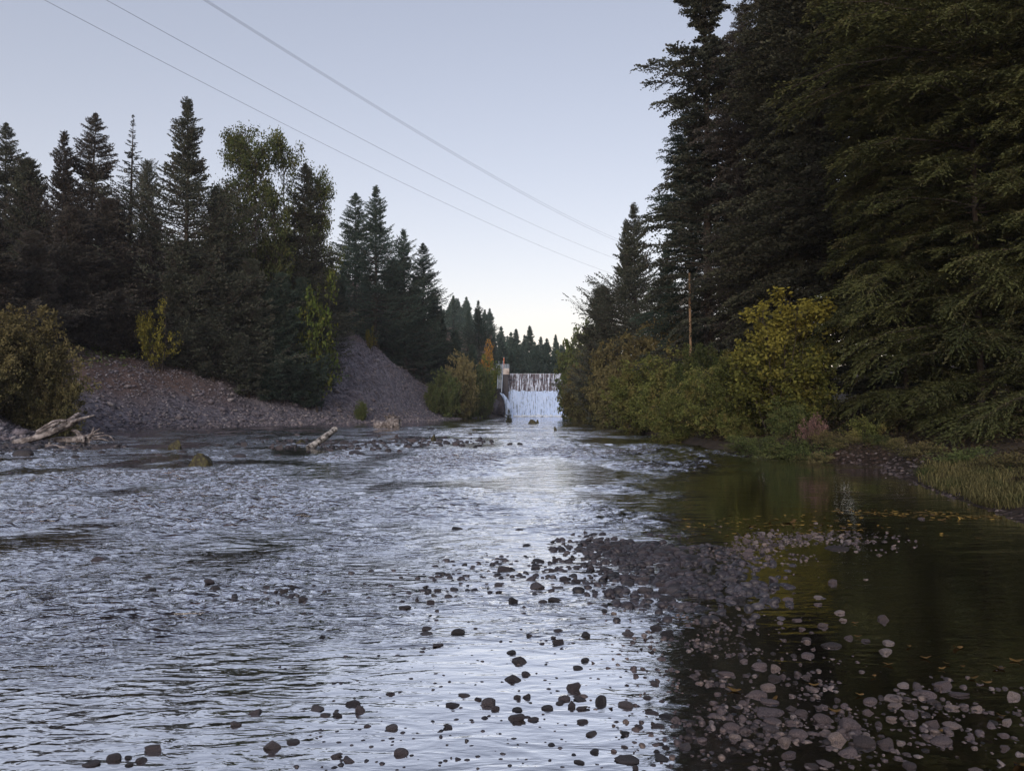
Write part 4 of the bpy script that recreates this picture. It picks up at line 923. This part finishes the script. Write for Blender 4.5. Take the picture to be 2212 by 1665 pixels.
tag(add('driftwood_log', wood('driftwood_log', [([d2(485, 362, 31), d2(560, 310, 31.4), d2(630, 260, 31.9), d2(690, 212, 32.4)], .15, .11)], 'driftw', 18, .10, 12)),
    'bleached mottled log leaning up out of midstream stones', 'driftwood')
for (a, b, c, lb) in [((1795, 1), (1795, 1), 0, '')][:0]: pass
for k, (pp, lb) in enumerate([([(50, 170), (110, 160), (180, 155)], 'thin bare stick lying at the scree toe'), ([(640, 165), (680, 152), (705, 146)], 'short forked stick at the water edge left of the low bush'),
        ([(665, 0), (700, 35), (750, 68), (775, 72)], 'long bare branch lying down the left edge of the scree fan'), ([(1215, 72), (1235, 95), (1255, 115)], 'pale branch on the right foot of the scree fan')]):
    Ys = []
    pts = [solve(x/3.571+531, y/3.571+867.3)+Vector((0, 0, .12)) for x, y in pp]
    tag(add('fallen_branch', wood('fallen_branch', [(pts, .06, .03)], 'drift', 7, .1, 70+k)), lb, 'branch', 'dead branches on the left shore')

# ------------------------------------------------------------------ dam
def dx(cx): return (cx/8.331+1000-1106)/F
def at5(cx, cy, Y): return at(cx/8.331+1000, cy/8.331+743.4, Y)
XL = at5(820, 600, 150).x; ZC = at5(0, 530, 150).z; ZL = at5(0, 858, 149).z
dam = empty('dam', (6, 151, 0)); tag(dam, 'concrete overflow dam across the river, water running down its two-stepped face', 'dam')
def part(rt, nme, fn, mat, smooth=False):
    g = Geo(); fn(g); o = add(nme, g.make(nme, M[mat], smooth), rt); o.location = -rt.location; return o
M['dam_face'] = solid('rusty_stained_concrete', [(.3, (.05, .03, .035)), (.5, (.13, .085, .085)), (.7, (.24, .19, .19))], .9, .7, .5, sc=(1.6, 1, .25))
part(dam, 'upper_wall', lambda g: g.box(XL-.3, 18, 150.9, 153.5, -1, ZC-.12), 'dam_face')
part(dam, 'lower_wall', lambda g: g.box(XL-.3, 18, 149.6, 150.9, -1, ZL-.25), 'conc_dk')
part(dam, 'crest', lambda g: g.box(XL-.05, 18, 150.75, 153.8, ZC-.118, ZC+.03), 'conc')
part(dam, 'band', lambda g: g.box(XL, 18, 150.78, 150.898, at5(0, 650, 151).z-.05, at5(0, 640, 151).z+.05), 'conc_dk')
pl_ = at5(728, 600, 148).x
def pier(g): g.box(pl_, XL-.02, 147.5, 155, -1, at5(0, 545, 148).z)
part(dam, 'pier', pier, 'conc_dk')
a_ = at5(728, 440, 148.4); b_ = at5(832, 548, 148.4)
part(dam, 'pier_cap', lambda g: g.box(a_.x-.05, b_.x, 147.7, 154, b_.z, a_.z), 'conc')
# rocky abutment with pale concrete wing
def crag(name, c, sx, sy, sz, mat, seed, rough=.22):
    V = rock_shape(I4[0], seed, True, 1, 1, 1)*np.array([sx, sy, sz])
    V *= 1+rough*.5*noise2(V[:, 0]*.9+seed, V[:, 2]*.9+V[:, 1]*.5, seed)[:, None]
    me = mesh_np(name, V, I4[1].ravel(), 3, M[mat], smooth=False); return me
o = add('wing_wall', crag('wing_wall', 0, 1.05, 1.2, 1.25, 'conc', 5), dam); o.location = at5(565, 545, 150)-dam.location
tag(add('rock_outcrop', crag('rock_outcrop', 0, 1.8, 3.2, 4.4, 'rockface', 8), loc=at5(655, 1110, 149.5)), 'dark steep rock under the metal stairway at the dam', 'rock')
tag(add('rock_outcrop', crag('rock_outcrop', 0, 2.6, 3.0, 3.2, 'rockface', 9), loc=at5(430, 1150, 143)), 'dark sloping rock at the water left of the dam', 'rock')
# stairway and railings
st = empty('metal_stairway', at5(655, 830, 146)); tag(st, 'narrow steep galvanised stairway climbing the left end of the dam', 'stairway')
tl, tr_ = at5(648, 385, 149), at5(722, 385, 149); bl, br_ = at5(618, 800, 145.6), at5(698, 800, 145.6)
def rail(g, a, b, w_): g.tube([a, b], w_, 6)
part(st, 'stringer', lambda g: rail(g, tl, bl, .06), 'steel'); part(st, 'stringer', lambda g: rail(g, tr_, br_+(br_-tr_)*.15, .09), 'steel')
def steps(g):
    for k in range(26):
        f = (k+.5)/26; a = tl.lerp(bl, f); b = tr_.lerp(br_, f); g.box(a.x, b.x, a.y-.14, a.y+.10, a.z-.02, a.z+.03)
part(st, 'steps', steps, 'steel')
for s_, (a, b) in enumerate(((tl, bl), (tr_, br_))):
    def hr(g, a=a, b=b):
        u = Vector((0, 0, .9)); g.tube([a+u, b+u], .035, 5)
        for k in range(7): p = a.lerp(b, k/6); g.tube([p, p+u], .028, 5)
    part(st, 'handrail', hr, 'steel')
rl = empty('platform_railing', at5(740, 440, 149)); tag(rl, 'blue-grey metal railing round the small platform on top of the dam pier', 'railing')
A, B = at5(600, 440, 150), at5(828, 440, 148.2)
def posts(g):
    for k in range(9):
        p = A.lerp(B, k/8); g.tube([p, p+Vector((0, 0, .85))], .035, 5)
        p = p+Vector((0, 3, 0)); g.tube([p, p+Vector((0, 0, .85))], .035, 5)
part(rl, 'posts', posts, 'steel')
def bars(g):
    for z in (.28, .56, .85):
        u = Vector((0, 0, z)); g.tube([A+u, B+u], .03, 5); g.tube([A+u+Vector((0, 3, 0)), B+u+Vector((0, 3, 0))], .03, 5)
    g.box(A.x, B.x, 148.4, 153, A.z-.10, A.z-.02)
part(rl, 'rails', bars, 'steel')
p0 = at5(737, 365, 149.5); p1_ = at5(737, 238, 149.5)
ps = empty('marker_pole', p0); tag(ps, 'thin orange pole with white tip standing on the dam platform', 'pole')
part(ps, 'shaft', lambda g: g.tube([p0-Vector((0, 0, .9)), p0.lerp(p1_, .93)], .075, 8), 'orange')
part(ps, 'tip', lambda g: g.tube([p0.lerp(p1_, .93), p1_], .08, 8), 'white')
# falling water
def sheet(name, x0, x1, zt, zb, yf, nx, nz, mat, top=None):
    xs = np.linspace(x0, x1, nx); v = np.linspace(0, 1, nz); X, Vv = np.meshgrid(xs, v)
    zt_ = zt+(top(X) if top else 0); Z = zt_*(1-Vv)+zb*Vv; Y = yf(X, Vv, Z)
    V = np.stack([X, Y, Z], -1).reshape(-1, 3); i = (np.arange(nz-1)[:, None]*nx+np.arange(nx-1)[None]).ravel()
    me = mesh_np(name, V, np.stack([i, i+nx, i+nx+1, i+1], 1).ravel(), 4, M[mat], smooth=True)
    tag(add(name, me), kind='structure')
sheet('waterfall', XL, 18, ZC+.07, ZL-.2, lambda X, v, Z: 150.70-.18*v-.06*noise2(X*3, Z*.5, 3), 260, 40, 'fall_thin')
hump = lambda X: .10+.55*np.maximum(noise2(X*1.1+3.3, X*0+.5, 7), 0)*1.5+.12*noise2(X*4, X*0, 8)
sheet('waterfall', XL-.1, 18, ZL+.02, .0, lambda X, v, Z: 149.35-.75*v**.7-.20*noise2(X*2.2, Z*.35, 5)-.10*noise2(X*6, Z*1.2, 6), 420, 90, 'fall', top=hump)
def jet(g):
    pts = [at5(672, 882, 146), at5(715, 915, 145.6), at5(765, 985, 145.2), at5(800, 1070, 145), at5(825, 1180, 145), at5(838, 1310, 145)]
    g.tube(pts, [.12, .26, .36, .45, .55, .62], 16, rough=.12, seed=4)
gj = Geo(); jet(gj); tag(add('waterfall', gj.make('waterfall', M['fall'], True)), kind='structure')
# foam at the foot
ff = np.random.RandomState(6); n = 900; fp = np.column_stack([ff.uniform(XL-.9, 13, n), 148.5-np.abs(ff.normal(0, .45, n)), np.abs(ff.normal(.0, .12, n))])
M['foam'] = solid('foam', [(.3, (.55, .62, .70)), (.7, (.72, .78, .85))], 4, .8, 0)
tag(add('foam', scatter('foam', fp, ff.uniform(.06, .26, n), 'foam', 4, .6, I1, 0, .1)), 'white foam where the fall meets the river', 'foam', kind='stuff')

# ------------------------------------------------------------------ power lines and pole
def cable(pix, Ya, Yb, r, lb, off=(0, 0)):
    (xa, ya), (xb, yb) = pix[0], pix[-1]; A = at(xa, ya, Ya); B = at(xb, yb, Yb); ts, zs = [], []
    for (x, y) in pix:
        u = (x-1106)/F*1.0; # solve x_w/y_w on the A-B vertical plane
        rr_ = ray(x, y); k = rr_.x/rr_.y; t = (k*A.y-A.x)/((B.x-A.x)-k*(B.y-A.y)); yy_ = A.y+t*(B.y-A.y); ts.append(t); zs.append(CAMZ+rr_.z/rr_.y*yy_)
    c = np.polyfit(ts, zs, 2); pts = []
    for t in np.linspace(-.25, 1.03, 60): pts.append((A.x+t*(B.x-A.x)+off[0], A.y+t*(B.y-A.y), float(np.polyval(c, t))+off[1]*(1-max(0, t))))
    g = Geo(); g.tube(pts, r, 6); tag(add('power_line', g.make('power_line', M['wire'], True)), lb, 'cable', 'overhead cables crossing the sky')
cable([(96, 0), (576, 250), (960, 438), (1318, 590)], 38, 118, .010, 'lowest single cable crossing the sky')
cable([(230, 0), (595, 202), (1024, 424), (1325, 557)], 38, 118, .010, 'middle single cable crossing the sky')
cable([(437, 0), (755, 191), (1024, 358), (1328, 514)], 38, 118, .010, 'upper strand of the doubled top cable', (0, .05))
cable([(437, 2), (755, 193.5), (1024, 361.5), (1328, 519)], 38, 118, .010, 'lower strand of the doubled top cable')
pt = at(1489, 590, 43.6); g = Geo(); g.tube([(pt.x+.12, 43.6, H1(pt.x, 43.6)-.3), (pt.x+.05, 43.6, 4), (pt.x, 43.6, pt.z)], [.10, .08, .06], 10)
tag(add('utility_pole', g.make('utility_pole', M['pole'], True)), 'slim tan wooden pole rising behind the right-bank bushes', 'pole')

# ------------------------------------------------------------------ grass, undergrowth, fallen leaves
def blades(name, P0, L, mat, lb, cat, seed, wd=.012, flop=.8):
    rs = np.random.RandomState(seed); n = len(P0); az = rs.rand(n)*6.283; h = np.stack([np.cos(az), np.sin(az), np.zeros(n)], 1); sd = np.stack([-np.sin(az), np.cos(az), np.zeros(n)], 1)
    lean = rs.uniform(.15, flop, n)[:, None]; L = L[:, None]; up = np.array([0, 0, 1.])
    a = P0; b = P0+(up*.55+h*lean*.25)*L; c = P0+(up*(.85-.25*lean)+h*lean*.8)*L; d = P0+(up*(.9-.75*lean)+h*lean*1.25)*L
    Q = []
    for (p, q, w0, w1) in ((a, b, 1, .9), (b, c, .9, .6), (c, d, .6, .1)): Q.append(np.stack([p-sd*wd*w0/2, p+sd*wd*w0/2, q+sd*wd*w1/2, q-sd*wd*w1/2], 1))
    V = np.stack(Q, 1).reshape(-1, 3); t = np.repeat(rs.rand(n), 3)
    tag(add(name, mesh_np(name, V, np.arange(len(V)), 4, M[mat], t)), lb, cat, kind='stuff')
r2 = np.random.RandomState(77)
n = 26000; yy = r2.uniform(9, 18.5, n); xx = 7.6+r2.rand(n)**1.4*5.5; dd = sdist(xx, yy); dens = fbm(xx*.9, yy*.9, 3, 50)
k_ = (dd > .12) & (1106+F*xx/yy > 1985-60*noise2(yy, xx*.0, 5)) & (dd < 3.6) & (r2.rand(n) < .30+1.6*dens+.25*(dd < 1.5)); p = onbed(np.column_stack([xx, yy])[k_])
blades('grass', p, r2.uniform(.08, .30, len(p)), 'dry', 'straw-coloured drooping grass on the right shore by the pool', 'grass', 5, .014, 1.25)
def litter(name, P0, s, mat, lb, seed):
    rs = np.random.RandomState(seed); n = len(P0); NN = rs.normal(size=(n, 3))*.6; NN[:, 2] += .9
    V = leaf_quads(P0, rs.normal(size=(n, 3))*np.array([1, 1, .3]), NN, s, s*.6); tag(add(name, mesh_np(name, V, np.arange(len(V)), 4, M[mat], rs.rand(n))), lb, 'undergrowth', kind='stuff')
n = 90000; yy = 12+r2.rand(n)*38; xx = 8+r2.rand(n)**1.2*20; dd = sdist(xx, yy); hh = .9*np.maximum(0, fbm(xx*.5, yy*.5, 3, 60)+.35)*sst(.6, 3.5, dd)
k_ = dd > .5; xx, yy, hh = xx[k_], yy[k_], hh[k_]; p = onbed(np.column_stack([xx, yy])); p[:, 2] += r2.rand(len(p))*hh+.02
litter('undergrowth', p, r2.uniform(.05, .13, len(p)), 'litter', 'low brown undergrowth and leaf litter under the right-bank trees', 7)
n = 60000; yy = r2.uniform(40, 140, n); xx = r2.uniform(-60, -4, n); zz = Hf(xx, yy); dd = sdist(xx, yy); pxs = 1106+F*xx/yy
hi = np.where(pxs > 700, 12.5, 5.2)+2*fbm(xx*.2, yy*.2, 3, 6); k_ = (dd > 1) & (zz > hi) & (r2.rand(n) < .9) | ((dd > 0) & (dd < 9) & (pxs > 955)); xx, yy, zz = xx[k_], yy[k_], zz[k_]
p = np.column_stack([xx, yy, zz+r2.rand(len(xx))*.7]); litter('undergrowth', p, r2.uniform(.15, .4, len(p)), 'leaf_dk', 'low green undergrowth at the top of the left scree', 8)

def leaf_mesh(seed):
    rs = random.Random(seed); g = bmesh.new(); n = 10; vs = []
    for i in range(n):
        q = 2*math.pi*i/n; r = .5*(.55+.45*abs(math.cos(q)))*rs.uniform(.8, 1.15); vs.append(g.verts.new((math.cos(q)*r, math.sin(q)*r*.75, .10*math.cos(2*q)*rs.uniform(.5, 1.2))))
    c = g.verts.new((0, 0, -.03))
    for i in range(n): g.faces.new((vs[i], vs[(i+1) % n], c))
    st_ = [g.verts.new(v) for v in ((.45, -.012, .02), (.85, -.01, .08), (.85, .01, .08), (.45, .012, .02))]; g.faces.new(st_)
    me = bpy.data.meshes.new('fallen_leaf'); g.to_mesh(me); g.free(); me.materials.append(M['leaf_fallen']); return me
LM = [leaf_mesh(k) for k in range(4)]
lv = [(1792,932,40),(1770,958,44),(1880,948,30),(1940,1010,55),(2010,1035,60),(1590,838,36),(1300,712,40),(1315,785,44),(1080,1048,60),(1325,1100,50),(650,1075,80),(865,1125,56),(1190,1188,70),(890,935,20),(1855,845,70),(2080,955,70),(1680,900,60),(2170,915,80),(1480,935,60),(1400,1000,40),(1760,1300,40),(2090,1215,60),(2190,1480,90),(740,185,60),(950,168,80),(1770,152,50),(1560,130,34),(1210,115,34),(1070,180,40),(430,295,44),(640,350,40)]
cl = {}
for k, (x, y, s_) in enumerate(lv):
    px, py = x/2.4996+1327, y/2.4996+1062; q = G(px, py); o = bpy.data.objects.new('fallen_leaf', LM[k % 4]); COL.objects.link(o)
    s_ = s_/2.4996/F*q.y*.9; o.location = (q.x, q.y, .012); o.scale = (s_, s_, s_); o.rotation_euler = (random.uniform(-.2, .2), random.uniform(-.2, .2), random.uniform(-.7, .7)+random.choice([0, 3.14]))
    c = (rown(py), COLN[min(6, int(px/316))]); cl.setdefault(c, []).append((o, s_))
for c, L in cl.items():
    L.sort(key=lambda t: -t[1])
    for i, (o, _) in enumerate(L): tag(o, f'{ORD[min(i, 7)]} floating yellow leaf {c[0]}, {c[1]}', 'leaf', 'yellow leaves floating on the pool')
p = band([g2(1880, 1104), g2(2000, 1112), g2(2212, 1122)], 260, .5, .12); p = np.column_stack([p, np.full(len(p), .012)]); p = p[Hf(p[:, 0], p[:, 1]) < 0]
pb = band([g2(1560, 1150), g2(1700, 1130), g2(1880, 1140)], 170, .6, .5); p = np.concatenate([p, np.column_stack([pb, np.full(len(pb), .012)])])
rs = np.random.RandomState(9); V = leaf_quads(p, rs.normal(size=(len(p), 3))*np.array([1, .6, .05]), np.array([[0, 0, 1.]])+rs.normal(0, .15, (len(p), 3)), rs.uniform(.04, .11, len(p)), rs.uniform(.02, .05, len(p)))
tag(add('leaf_drift', mesh_np('leaf_drift', V, np.arange(len(V)), 4, M['leaf_fallen'], rs.rand(len(p)))), 'line of yellow leaves drifted along the pool by the grass', 'leaves', kind='stuff')

# ------------------------------------------------------------------ evening air
g = Geo(); g.box(-530, 530, -20, 895, -3, 95); hz = g.make('haze', []) if False else None
me = bpy.data.meshes.new('haze'); me.from_pydata([tuple(v) for v in g.v], [], g.f)
m, nn_, out = newmat('haze_air'); v = N(nn_, 'ShaderNodeVolumePrincipled'); v.inputs['Density'].default_value = HAZE; v.inputs['Color'].default_value = (.80, .86, 1, 1)
nn_.links.new(v.outputs[0], out.inputs['Volume']); me.materials.append(m); tag(add('haze', me), 'thin bluish evening air', 'haze', kind='stuff')
